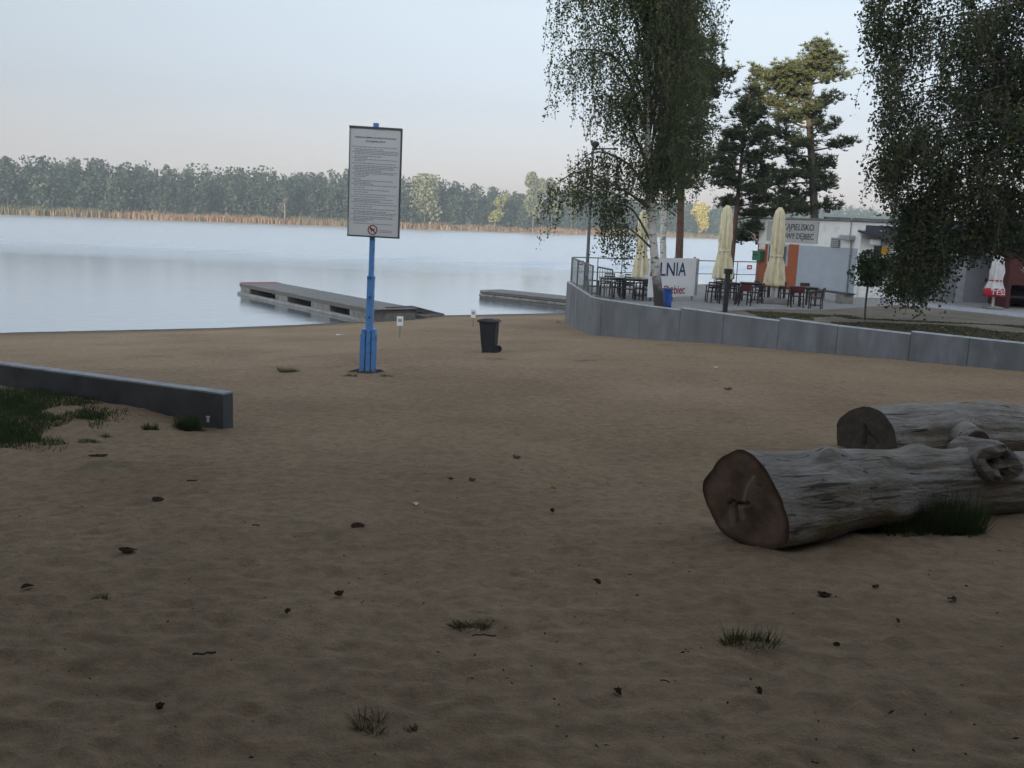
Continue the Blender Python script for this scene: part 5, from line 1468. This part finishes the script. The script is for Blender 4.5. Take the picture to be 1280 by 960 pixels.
# pines
def pine(name, base, trunk_ctrl, r0, r1, branches, label, bark, puffs=6, blade=0.19, fill=1.15):
    root = thing(name, tuple(base), label, 'tree', group='pines on the terrace')
    path = curve_pts(trunk_ctrl, 8); m_ = len(path)
    mb = MB(); mb.tube(path, [r0 + (r1 - r0) * (i / (m_ - 1)) for i in range(m_)], 12); mb.build('trunk', M[bark], root, smooth=True, world=root)
    mb = MB(); Bp, Tp = [], []
    for ctrl, r, n_, spread, t0 in branches:
        lm = curve_pts(ctrl, 8); k = len(lm); mb.tube(lm, [r * (1 - 0.8 * i / (k - 1)) for i in range(k)], 6)
        for _ in range(int(n_ * fill)):
            t = RNG.uniform(t0, 1.0); f = t * (k - 1); i = min(int(f), k - 2)
            o = np.array(lm[i].lerp(lm[i + 1], f - i))
            tip = o + RNG.normal(0, spread, 3) * (1, 1, 0.3) + (0, 0, spread * 0.2)
            if RNG.random() < 0.5: mb.tube([tuple(o), tuple((o + tip) / 2 - (0, 0, 0.04)), tuple(tip)], [0.016, 0.011, 0.006], 4, caps=False)
            for _ in range(puffs):
                c = tip + RNG.normal(0, 0.10, 3)
                m2 = 9; d = RNG.normal(size=(m2, 3)); d[:, 2] = np.abs(d[:, 2]) * 0.8 + 0.1; d /= np.linalg.norm(d, axis=1)[:, None]
                Bp.append(np.repeat(c[None], m2, 0)); Tp.append(c + d * blade * RNG.uniform(0.7, 1.2, (m2, 1)))
    mb.build('branches', M['pine_dark'], root, world=root)
    Bp = np.concatenate(Bp) - np.array(base); Tp = np.concatenate(Tp) - np.array(base)
    blades(Bp, Tp, 0.036, 'crown', M['needle'], root)
    return root


# tall pine behind the white building
YP = 44.0; TP = lambda x, y, dy=0.0: at(x, y, YP + dy)
pb = TP(1021, 340); pb.z = TZ
br = []
for y0, x1, y1, n_, sp, t0 in [(105, 1000, 82, 46, .36, .45), (100, 1042, 70, 42, .36, .45), (98, 1022, 56, 50, .34, .4), (100, 1056, 90, 26, .26, .5), (110, 970, 85, 44, .34, .4), (115, 938, 88, 40, .34, .5), (118, 955, 98, 34, .3, .45),
                               (128, 985, 112, 30, .32, .4), (135, 1040, 118, 20, .28, .4), (140, 950, 122, 36, .32, .45), (150, 1000, 132, 24, .3, .3), (155, 970, 142, 30, .3, .4), (165, 1036, 152, 22, .3, .35), (170, 945, 160, 32, .3, .5), (178, 985, 170, 26, .3, .35),
                               (183, 1060, 176, 22, .25, .6), (190, 960, 186, 30, .3, .45), (205, 990, 200, 24, .28, .4), (215, 970, 216, 28, .28, .45), (222, 955, 226, 24, .28, .55), (230, 1040, 232, 16, .26, .4), (235, 985, 240, 26, .28, .4), (246, 975, 252, 30, .3, .4), (250, 1044, 258, 16, .26, .4), (196, 1038, 198, 12, .24, .5), (256, 1000, 262, 22, .28, .3)]:
    tx = np.interp(y0, [52, 95, 130, 300], [1022, 1012, 1011, 1018])
    dy = RNG.uniform(-1.0, 1.0)
    br.append(([TP(tx, y0 + 6), TP((tx + x1) / 2, (y0 + y1) / 2 + 5, dy * .5), TP(x1, y1 + 2, dy)], .05, n_, sp, t0))
for k_ in range(6):   # boughs towards and away from the viewer
    y0 = RNG.uniform(60, 250); tx = 1014; x1 = tx + RNG.uniform(-32, 22)
    br.append(([TP(tx, y0 + 8), TP((tx + x1) / 2, y0 + 2, RNG.choice([-1, 1]) * .8), TP(x1, y0 - 2, RNG.choice([-1, 1]) * 1.6)], .04, 18, .28, .4))
br.append(([TP(1016, 211), TP(1030, 210.5), TP(1045, 211)], .03, 0, .1, .5))
pine('pine_tree', tuple(pb), [up(pb, TZ - .2), TP(1018, 270), TP(1014, 190), TP(1011, 130), TP(1011.5, 105), TP(1015, 90), TP(1022, 76)], 0.2, 0.07, br, 'tall dark-trunked pine with a golden flat top behind the white building', 'pine_dark')

# leaning red pine by the lake railing
YQ = 40.2; TQ = lambda x, y, dy=0.0: at(x, y, YQ + dy)
qb = TQ(911, 356); qb.z = TZ
br = []
for y0, x1, y1, n_, sp, t0 in [(150, 940, 108, 26, .26, .4), (160, 925, 130, 26, .26, .3), (165, 950, 135, 26, .26, .4), (175, 912, 160, 26, .26, .3), (185, 955, 165, 28, .28, .35), (190, 905, 185, 26, .26, .3), (200, 895, 200, 26, .26, .4), (205, 950, 195, 28, .28, .35), (215, 893, 216, 26, .26, .4),
                               (222, 960, 212, 28, .28, .4), (225, 905, 230, 24, .26, .3), (238, 958, 232, 28, .28, .4), (250, 905, 254, 22, .26, .4), (252, 965, 248, 28, .28, .35), (262, 955, 268, 26, .28, .4), (268, 985, 262, 28, .3, .45), (280, 945, 286, 20, .26, .5), (285, 935, 300, 16, .22, .5)]:
    tx = np.interp(y0, [140, 200, 300], [933, 927, 920]); dy = RNG.uniform(-1, 1)
    br.append(([TQ(tx, y0 + 6), TQ((tx + x1) / 2, (y0 + y1) / 2 + 4, dy * .5), TQ(x1, y1, dy)], .04, n_, sp, t0))
pine('pine_tree', tuple(qb), [up(qb, TZ - .2), TQ(914, 330), TQ(920, 270), TQ(926, 210), TQ(931, 160), TQ(937, 118)], 0.13, 0.04, br, 'slim leaning red-stemmed pine with dark needles beside the lake railing', 'pine_red')

# pine behind the two birches: only its stem and a few dark tufts show
YR = 37.0; TR_ = lambda x, y, dy=0.0: at(x, y, YR + dy)
rb_ = TR_(848, 352); rb_.z = TZ
br = []
for y0, x1, y1, n_, sp, t0 in [(60, 878, 60, 24, .28, .4), (85, 895, 92, 30, .26, .5), (100, 905, 95, 30, .24, .6), (120, 893, 118, 26, .26, .4), (140, 880, 138, 24, .28, .4), (150, 906, 148, 0, .24, .6), (170, 870, 165, 20, .28, .3), (200, 872, 215, 22, .26, .4), (225, 866, 235, 16, .22, .4), (80, 840, 62, 20, .3, .3), (110, 836, 100, 20, .3, .3)]:
    tx = np.interp(y0, [40, 150, 300], [880, 868, 852]) if False else np.interp(y0, [40, 200, 300], [858, 853, 849]); dy = RNG.uniform(-1, .6)
    if n_: br.append(([TR_(tx, y0 + 8), TR_((tx + x1) / 2, (y0 + y1) / 2, dy * .5), TR_(x1, y1, dy)], .04, n_, sp, t0))
pine('pine_tree', tuple(rb_), [up(rb_, TZ - .2), TR_(850, 290), TR_(852, 230), TR_(855, 150), TR_(858, 60), TR_(860, -20)], 0.16, 0.05, br, 'reddish pine stem rising behind the banner and the two birches', 'pine_red')

# big weeping birch whose trunk stands outside the picture on the right
YW = 23.5; TW = lambda x, y, dy=0.0: at(x, y, YW + dy)
wb = TW(1345, 400); wb.z = TZ
limbs = []
r_ = np.random.default_rng(9)
LEFT_Y = [-150, 0, 60, 110, 160, 200, 250, 300]; LEFT_X = [1130, 1092, 1098, 1100, 1118, 1106, 1100, 1112]
for k_ in range(150):
    y0 = r_.uniform(-170, 262); xl = float(np.interp(y0, LEFT_Y, LEFT_X)); x1 = xl + (1400 - xl) * r_.random() ** 1.25; dy = r_.uniform(-1.7, 1.9)
    limbs.append(([TW(1338, y0 + 60, 0), TW((1338 + x1) / 2 + 20, y0 - 18, dy * .6), TW(x1 + 14, y0 - 8, dy), TW(x1, y0 + 14, dy)], .022, 40, 0.2, 1.0, 0.3))
for x1, y0, cnt, l0, l1 in ((1098, -4, 44, .4, 1.5), (1105, 20, 40, .5, 1.3), (1112, 120, 46, .5, 1.6), (1104, 190, 46, .4, 1.2), (1100, 200, 34, .4, 1.0), (1118, 205, 40, .4, 1.1), (1142, 250, 44, .6, 1.6), (1148, 250, 60, 1.0, 2.5), (1160, 270, 60, 1.0, 2.2), (1140, 290, 50, .8, 1.7), (1155, 300, 50, .8, 1.55), (1108, 338, 26, .25, .75), (1122, 345, 34, .25, .7), (1134, 318, 50, .5, 1.15), (1150, 318, 60, .5, 1.1), (1165, 312, 50, .5, 1.1), (1200, 285, 50, .4, .9), (1228, 275, 50, .4, .9), (1252, 280, 50, .4, .8), (1272, 285, 50, .4, .8), (1190, 250, 50, .6, 1.5), (1215, 240, 50, .6, 1.5), (1250, 230, 60, .6, 1.5), (1235, 250, 40, .5, 1.2), (1270, 245, 50, .5, 1.3)):
    dy = r_.uniform(-.8, .8)
    limbs.append(([TW(1330, y0 - 10, 0), TW((1330 + x1) / 2, y0 - 34, dy * .6), TW(x1 + 12, y0 - 8, dy), TW(x1, y0 + 12, dy)], .03, cnt, l0, l1, 0.62))
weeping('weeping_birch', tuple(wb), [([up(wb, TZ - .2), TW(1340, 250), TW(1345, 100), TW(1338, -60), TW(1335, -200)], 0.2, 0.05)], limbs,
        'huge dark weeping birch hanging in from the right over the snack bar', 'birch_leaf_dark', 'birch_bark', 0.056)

# small round tree before the snack bar
sb_ = on(1081, 400.5, TZ); YS = sb_.y; q = YS / FPX
rt = thing('round_tree', tuple(sb_), 'young lollipop tree with a small dark ball crown before the snack bar', 'tree')
tc_ = at(1087, 342, YS)
mb = MB(); pth = curve_pts([up(sb_, TZ - .1), at(1082.5, 375, YS), at(1086, 350, YS)], 6); mb.tube(pth, [0.035, *[0.028] * (len(pth) - 2), 0.02], 8)
for _ in range(14):
    d = Vector(RNG.normal(size=3)).normalized() * 0.33; mb.tube([tc_ - Vector((0, 0, 0.1)), tc_ + d * 0.6, tc_ + d], [0.014, 0.009, 0.004], 5)
mb.build('trunk', M['birch_limb'], rt, world=rt)
P = tree_cloud(tc_.x, tc_.y, tc_.z - 24 * q, 52 * q, 25 * q, 3600, lobes=14, tall=1.0) - np.array(sb_)
cards(P, 0.065, 'crown', M['round_leaf'], rt, elong=1.2)


# ------------------------------------------------------------------ grass, tufts and litter on the sand
def zb_(x, y): return float(beach(x, y))


def tuft(px, py, wpx, hpx, n, label, material='grass', spread=None, name='grass_tuft', flat=0.5):
    b = onbeach(px, py); q = b.y / FPX
    root = thing(name, tuple(b), label, 'grass tuft', group='grass tufts in the sand')
    w_ = wpx * q / 2; h_ = hpx * q
    ns_ = max(4, n // 30); ca = RNG.random(ns_) * 2 * PI; cr = w_ * 0.7 * np.sqrt(RNG.random(ns_)); cs = RNG.uniform(0.35, 1.15, ns_)
    k_ = RNG.integers(0, ns_, n)
    a = RNG.random(n) * 2 * PI; r = w_ * 0.13 * np.sqrt(RNG.random(n))
    B = np.stack([cr[k_] * np.cos(ca[k_]) + r * np.cos(a), 0.6 * cr[k_] * np.sin(ca[k_]) + 0.6 * r * np.sin(a), np.zeros(n)], 1)
    for i in range(n): B[i, 2] = zb_(b.x + B[i, 0], b.y + B[i, 1]) - b.z - 0.02
    L = h_ * RNG.uniform(0.25, 1.1, n) * cs[k_]
    out = RNG.uniform(0.1, 1.0, n) * w_ * flat * 0.8
    Tt = B + np.stack([np.cos(a) * out + RNG.normal(0, .12 * w_, n), np.sin(a) * out * .7, L], 1)
    o = blades(B, Tt, 0.0042, 'leaf_blades', M[material], root)
    # a scatter of dry stalks
    k = max(3, n // 14); i = RNG.integers(0, n, k)
    blades(B[i], Tt[i] * [1.1, 1.1, 1.25], 0.004, 'dry_stalks', M['grass_dry'], root)
    return root


tuft(938, 808, 88, 38, 420, 'green grass tuft alone in the sand below the big log')
tuft(594, 783, 84, 17, 260, 'flat thin grass tuft in the middle foreground just above a dark stick', 'grass_dry')
tuft(462, 907, 95, 34, 130, 'sparse straggly weed at the bottom of the sand, left of centre', 'grass_dry', flat=0.8)
tuft(122, 752, 34, 18, 200, 'small dark weed in the sand at lower left', 'grass_dry')
tuft(358, 465, 46, 9, 420, 'low flat grass tuft on the sand left of the blue post', 'grass')
tuft(437, 471, 22, 8, 200, 'dark grass wisp at the left foot of the blue post', 'grass_dark')
tuft(482, 471, 22, 8, 200, 'dark grass wisp at the right foot of the blue post', 'grass_dark')
tuft(188, 537, 30, 13, 300, 'small dark weed in front of the low wall, left of the end weed', 'grass_dark')
tuft(236, 537, 48, 22, 900, 'bushy dark weed against the end of the low wall', 'grass_dark')
tuft(116, 524, 44, 14, 500, 'flat dark weed near the low wall at the right of the grass patch', 'grass_dark')
tuft(133, 546, 30, 9, 250, 'small weed at the right tip of the grass patch', 'grass_dark')
tuft(112, 553, 34, 8, 300, 'low weed on the lower edge of the grass patch', 'grass_dark')
tuft(700, 404, 12, 6, 40, 'small weed at the foot of the wall corner', 'grass_dark')
tuft(520, 912, 36, 14, 110, 'wispy dry weed right of the straggly one at the bottom', 'grass_dry', flat=0.9)
tuft(1180, 664, 124, 56, 2600, 'thick dark green grass clump growing against the big log', 'grass_dark', flat=0.35)
tuft(1122, 666, 84, 28, 800, 'lower end of dark grass creeping along the foot of big log', 'grass_dark', flat=0.45)
tuft(1268, 632, 50, 32, 500, 'dark grass under the broken limb of the big log at right edge', 'grass_dark', flat=0.4)

# grass patch at the left edge: uncounted
n = 20000; B = []
r_ = np.random.default_rng(21)
while len(B) < n:
    px = r_.uniform(-120, 160); py = r_.uniform(488, 558)
    lim = 115 + 60 * math.exp(-((py - 515) / 16) ** 2)
    if px > lim * r_.random() ** 0.35 + 0: continue
    p = onz_ = None
    B.append((px, py))
cells = {}
Pts = []
for px, py in B:
    key = (round(px / 6), round(py / 3))
    if key not in cells: cells[key] = onbeach(key[0] * 6, key[1] * 3)
    p = cells[key]; Pts.append((p.x + r_.normal(0, .05), p.y + r_.normal(0, .12)))
Pts = np.array(Pts)
dn = vnoise(Pts[:, 0] * 2.2 + 11, Pts[:, 1] * 2.2)
Pts = Pts[dn > 0.3]
Z = beach(Pts[:, 0], Pts[:, 1]) - 0.03
Bv = np.column_stack([Pts, Z]); Tv = Bv + np.column_stack([r_.normal(0, .035, len(Pts)), r_.normal(0, .035, len(Pts)), r_.uniform(.04, .12, len(Pts))])
tag(blades(Bv, Tv, 0.009, 'grass', M['grass_dark']), 'green grass patch on the sand below the low wall', 'grass', kind='stuff')

# grass on the terrace
n = 130000; r_ = np.random.default_rng(22)
X = r_.uniform(6.5, 22, n); Yy = r_.uniform(19, 31, n)
front = wall_line(X) + 0.35
back = np.where(X > 9.5, 26.4 - 0.06 * (X - 9.5), 27.8 - 0.2 * (X - 6))
ok = (Yy > front) & (Yy < back)
dn = vnoise(X * 0.55 + 31, Yy * 0.9 + 7); ok &= dn > np.where(X > 9.0, 0.32, 0.66)
X, Yy = X[ok], Yy[ok]
Bv = np.column_stack([X, Yy, np.full(len(X), TZ - .01)]); Tv = Bv + np.column_stack([r_.normal(0, .05, len(X)), r_.normal(0, .05, len(X)), r_.uniform(.015, .045, len(X))])
tag(blades(Bv, Tv, 0.024, 'terrace_grass', M['terrace_grass']), 'thin worn grass on terrace behind the retaining wall', 'grass', kind='stuff')


def chip(px, py, wpx, hpx, label, material='bark_chip', kind='bark', ang=None):
    b = onbeach(px, py); q = b.y / FPX; L = wpx * q; W = max(0.35 * L, hpx * q * 3.0) if kind != 'stick' else 0
    z = zb_(b.x, b.y); ang = RNG.uniform(-.5, .5) if ang is None else ang
    r = random.Random(px * 7 + py)
    if kind == 'stick':
        mb = MB(); k = 6; d = Vector((math.cos(ang), math.sin(ang), 0))
        mb.tube([d * (L * (i / k - .5)) + Vector((r.uniform(-.006, .006), r.uniform(-.006, .006), 0.012 + r.uniform(-.003, .005))) for i in range(k + 1)], [hpx * q * .32 * r.uniform(.7, 1.1) for i in range(k + 1)], 7)
        o = mb.build('stick', M[material]); cat = 'stick'
    else:
        n1, n2 = 12, 4; mb = MB(); V = [(0, 0, 0.02 + .006)]; lens = [r.uniform(.8, 1.15) for _ in range(n1)]
        for j in range(1, n2 + 1):
            for i in range(n1):
                a = 2 * PI * i / n1; f = j / n2 * lens[i]
                x = math.cos(a) * f * L / 2; y = math.sin(a) * f * W / 2
                curl = (0.014 if kind == 'bark' else 0.012) * (1 - (2 * y / max(W, .001)) ** 2) + r.uniform(-.002, .003)
                V.append((x, y, max(0.0, curl) + (.008 if kind == 'leaf' and abs(x) > L * .3 else 0)))
        nv = len(V); V2 = [(x, y, z_ - .005) for x, y, z_ in V]
        F = [(0, 1 + i, 1 + (i + 1) % n1) for i in range(n1)]
        for j in range(n2 - 1):
            for i in range(n1): a = 1 + j * n1; F.append((a + i, a + n1 + i, a + n1 + (i + 1) % n1, a + (i + 1) % n1))
        a = 1 + (n2 - 1) * n1
        F2 = [tuple(nv + i for i in reversed(f)) for f in F] + [(a + i, nv + a + i, nv + a + (i + 1) % n1, a + (i + 1) % n1) for i in range(n1)]
        mb.add(V + V2, F + F2); o = mb.build({'bark': 'bark_piece', 'leaf': 'fallen_leaf', 'cone': 'pine_cone', 'scrap': 'paper_scrap'}[kind], M[material]); cat = {'bark': 'bark', 'leaf': 'leaf', 'cone': 'cone', 'scrap': 'litter'}[kind]
        o.rotation_euler = (r.uniform(-.12, .12), r.uniform(-.12, .12), ang)
    o.location = (b.x, b.y, z + 0.012)
    tag(o, label, cat, 'litter lying on the sand')


for a in [(122, 572, 22, 6, 'dark bark piece on the sand below the low wall'), (197, 627, 16, 8, 'upturned brown bark piece, lower right of the one below the low wall', 'bark_chip', 'bark', .5),
          (447, 660, 17, 9, 'rounded dark bark piece in the middle left of sand', 'bark_chip', 'bark', .3), (160, 690, 26, 6, 'long flat dark bark sliver at lower left', 'bark_chip', 'bark', -.35),
          (254, 825, 30, 5, 'dark stick with a pointed end in the lower left foreground', 'twig', 'stick', .25), (605, 801, 32, 3.2, 'straight dark stick just below the flat dry grass tuft', 'twig', 'stick', .05),
          (424, 745, 13, 5, 'small dark bark crumb below the rounded piece'), (1030, 747, 18, 5, 'small brown bark sliver on the sand right of centre below the log', 'bark_chip', 'bark', -.4),
          (240, 604, 12, 3, 'short dark twig right of the low wall weed', 'twig', 'stick', .2), (646, 573, 11, 4, 'small dark leaf in the middle of the beach', 'leaf_dead', 'leaf'),
          (692, 609, 8, 5, 'little yellow leaf in the middle of the beach', 'leaf_yellow', 'leaf'), (35, 737, 12, 6, 'dark chip near the left edge of the sand'), (200, 887, 12, 4, 'dark chip near the bottom left of the sand'),
          (746, 730, 7, 5, 'dark crumb on the sand left below the big log'), (772, 869, 9, 6, 'dark crumb at the bottom right of centre', 'bark_chip', 'cone'), (360, 768, 8, 4, 'tiny dark crumb left of the middle foreground'),
          (910, 487, 10, 4, 'brown leaf on the far sand above the big log', 'leaf_dead', 'leaf'), (590, 602, 9, 3, 'small leaf scrap left of the yellow leaf', 'leaf_dead', 'leaf'), (520, 632, 7, 4, 'white scrap of paper in the middle of the sand', 'paper', 'scrap'),
          (424, 419, 7, 4, 'white scrap of paper left of the blue post near the water', 'paper', 'scrap'), (1094, 738, 9, 3, 'dead leaf on the sand under the dark grass clump', 'leaf_dead', 'leaf'), (1122, 781, 4, 6, 'short upright twig in the sand at right', 'twig', 'stick', 1.3),
          (830, 858, 12, 3, 'thin twig at the bottom right', 'twig', 'stick', -.5), (948, 867, 9, 5, 'dark chip in the bottom right foreground'), (1190, 753, 10, 4, 'dark leaf near the right edge', 'leaf_dead', 'leaf'), (563, 601, 8, 3, 'dark crumb left of the leaf scraps'),
          (1045, 810, 9, 4, 'brownish chip right of the green tuft'), (690, 640, 6, 3, 'dark crumb below the yellow leaf'), (320, 661, 9, 3, 'thin dark twig left of the rounded bark piece', 'twig', 'stick', .1), (895, 460, 6, 3, 'pale scrap at the foot of the retaining wall', 'paper', 'scrap')]:
    chip(*a)

# fine litter nobody could count: crumbs of bark and twig
n = 800; r_ = np.random.default_rng(31)
yy = 2.4 + 16 * r_.random(n) ** 1.6; xx = (r_.random(n) * 1.25 - .62) * (yy + .4)
P = np.column_stack([xx, yy, beach(xx, yy) + .004]); s = r_.uniform(.003, .009, n)
a = r_.random(n) * PI; dx = np.column_stack([np.cos(a), np.sin(a), r_.normal(0, .15, n)]) * (s * r_.uniform(1, 2.6, n))[:, None]; dy = np.column_stack([-np.sin(a), np.cos(a), r_.normal(0, .2, n)]) * (s * .7)[:, None]
hz_ = np.array([0, 0, 1.0]) * (s * .8)[:, None]
V = np.stack([P - dx, P - dy, P + dx, P + dy, P + hz_], 1).reshape(-1, 3)
F = np.concatenate([np.stack([5 * np.arange(n) + i, 5 * np.arange(n) + j, 5 * np.arange(n) + 4], 1) for i, j in ((0, 1), (1, 2), (2, 3), (3, 0))])
tag(np_mesh('fine_litter', V, F, M['bark_chip']), 'fine crumbs of bark and twig strewn over the sand', 'litter', kind='stuff')
# raised dark soil round the post foot
mb = MB(); V = []
for i in range(40):
    a = 2 * PI * i / 40; r = .34 * (1 + .25 * math.sin(3 * a) + .15 * math.sin(7 * a)); V.append((r * math.cos(a), .6 * r * math.sin(a), -.03))
for i in range(40): V.append((V[i][0] * .5, V[i][1] * .5, .045 + .012 * math.sin(i)))
mb.add(V, [(i, (i + 1) % 40, 40 + (i + 1) % 40, 40 + i) for i in range(40)] + [tuple(range(40, 80))])
o = mb.build('soil_mound', M['soil'], smooth=True); o.location = sb; tag(o, kind='structure')

# ------------------------------------------------------------------ the wood behind and above the photographer that shades the beach
def wood_behind():
    P = []; tv = MB(); r = np.random.default_rng(8)
    spots = []
    for k in range(900):
        x = r.uniform(-75, 75); y = r.uniform(-40, 5)
        if y > -9 and abs(x) < 9: continue
        if abs(x) < 0.72 * (y + 6) + 5.0 and y > -8: continue
        if y > -3 and abs(x) > 34: continue
        if any((x - a) ** 2 + (y - b) ** 2 < 19 for a, b in spots): continue
        spots.append((x, y))
    for x, y in spots:
        g = float(beach0(x, y)); h = r.uniform(14.5, 17) if y < -12 else r.uniform(8, 10.5)
        tv.tube([(x, y, g - .3), (x + r.normal(0, .2), y, g + h * .9)], [.2, .05], 7)
        n = 700; lob = 10
        lowb = .02 if y < -9 else .3
        P.append(tree_cloud(x, y, g + h * lowb, h * (1 - lowb), r.uniform(3.2, 4.2), n, lob, 1.0, 0.08))
    for x, y in ((-6.5, 1.5), (9.0, -3.0), (-8.5, 6.0), (-2.2, -4.2), (3.2, -5.2), (0.5, -9)):     # boughs reach over the photographer
        g = float(beach0(x, y)); tv.tube([(x, y, g - .3), (x * .97, y, g + 6), (x * .9, y + .3, g + 12)], [.24, .18, .06], 8)
        for _ in range(6):
            a = r.uniform(0, 2 * PI); z = g + r.uniform(5.5, 8); tv.tube([(x, y, z), (x + 2 * math.cos(a), y + 2 * math.sin(a), z + .9), (x + 4 * math.cos(a), y + 4 * math.sin(a), z + 1.2)], [.09, .06, .02], 6)
        c = tree_cloud(x, y, g + 6.2, 7.5, 4.6, 480, 12, 0.6, 0.1, 0.8); P.append(c[c[:, 2] > g + 5.6])
    P = np.concatenate(P)
    o = cards(P, 1.25, 'wood', M['birch_leaf_dark'], elong=1.2)
    tag(o, 'wood of leafy trees standing behind the beach', 'wood', kind='stuff')
    k = tv.build('wood_trunks', M['pine_dark'], o); k['kind'] = 'stuff'


wood_behind()

# ------------------------------------------------------------------ air
def haze(density):
    mt, nt, N, L = nodes('haze'); out = N.new('ShaderNodeOutputMaterial'); v = N.new('ShaderNodeVolumePrincipled')
    v.inputs['Density'].default_value = density; v.inputs['Color'].default_value = (0.66, 0.82, 0.98, 1); v.inputs['Anisotropy'].default_value = 0.2
    L.new(v.outputs[0], out.inputs['Volume'])
    mb = MB(); mb.box((200, 250, 12), (1600, 900, 34.0)); o = mb.build('haze', mt); tag(o, kind='stuff'); return o


HAZE = 0.0007
if HAZE: haze(HAZE)

# ------------------------------------------------------------------ daylight
SUN_EL, SUN_AZ = math.radians(8), math.radians(200)      # azimuth clockwise from +Y: low sun behind the photographer
SKY_TINT = [(0.0, (0.150, 0.127, 0.16)), (0.12, (0.214, 0.199, 0.216)), (0.2, (0.261, 0.25, 0.247)), (0.45, (0.285, 0.3, 0.31)), (0.85, (0.46, 0.43, 0.40))]
wd = bpy.data.worlds.new('World'); S.world = wd; wd.use_nodes = True
nt = wd.node_tree; nt.nodes.clear(); N, L = nt.nodes, nt.links
out = N.new('ShaderNodeOutputWorld'); bg = N.new('ShaderNodeBackground'); bg.inputs['Strength'].default_value = 0.15
sk = N.new('ShaderNodeTexSky'); sk.sky_type = 'NISHITA'; sk.sun_disc = False; sk.sun_elevation = SUN_EL; sk.sun_rotation = SUN_AZ
sk.air_density = 1.0; sk.dust_density = 0.6; sk.ozone_density = 2.0; sk.altitude = 50
hs = N.new('ShaderNodeHueSaturation'); hs.inputs['Saturation'].default_value = 0.5; L.new(sk.outputs[0], hs.inputs['Color'])
tc = N.new('ShaderNodeTexCoord'); sx = N.new('ShaderNodeSeparateXYZ'); L.new(tc.outputs['Generated'], sx.inputs[0])
rp_ = N.new('ShaderNodeValToRGB'); e = rp_.color_ramp.elements; e.new(0.5); e.new(0.6); e.new(0.7)       # tint that dims the sky ahead, deepest towards the horizon
for i, (p_, c_) in enumerate(SKY_TINT): e[i].position = p_; e[i].color = (*c_, 1)
mr_ = N.new('ShaderNodeMix'); mr_.data_type = 'RGBA'; mr_.blend_type = 'MULTIPLY'; mr_.inputs['Factor'].default_value = 1
L.new(sx.outputs['Z'], rp_.inputs[0]); L.new(hs.outputs[0], mr_.inputs['A'])
sd = N.new('ShaderNodeMapRange'); sd.interpolation_type = 'SMOOTHSTEP'; sd.inputs['From Min'].default_value = 0.35; sd.inputs['From Max'].default_value = -0.45      # brighter towards the sun's side
L.new(sx.outputs['Y'], sd.inputs['Value'])
ms_ = N.new('ShaderNodeMix'); ms_.data_type = 'RGBA'; ms_.inputs['B'].default_value = (1, 0.93, 0.86, 1); L.new(sd.outputs[0], ms_.inputs['Factor']); L.new(rp_.outputs[0], ms_.inputs['A'])
L.new(ms_.outputs['Result'], mr_.inputs['B'])
L.new(mr_.outputs['Result'], bg.inputs['Color']); L.new(bg.outputs[0], out.inputs[0])
sl = bpy.data.lights.new('sun', 'SUN'); sl.energy = 2.0; sl.angle = math.radians(0.6); sl.color = (1, 0.8, 0.58)
so = bpy.data.objects.new('sun', sl); so.location = (-20, -60, 40); so.rotation_euler = (math.radians(90) - SUN_EL, 0, -(SUN_AZ - PI)); COL.objects.link(so)

vs = S.view_settings; vs.view_transform = 'Standard'; vs.look = 'None'; vs.gamma = 1; vs.use_curve_mapping = False
vs.exposure = 2.5
S.cycles.use_denoising = True
try: S.cycles.denoiser = 'OPENIMAGEDENOISE'
except Exception: pass
S.cycles.max_bounces = 6; S.cycles.diffuse_bounces = 3; S.cycles.glossy_bounces = 3; S.cycles.transmission_bounces = 3; S.cycles.volume_bounces = 0
S.cycles.sample_clamp_indirect = 6
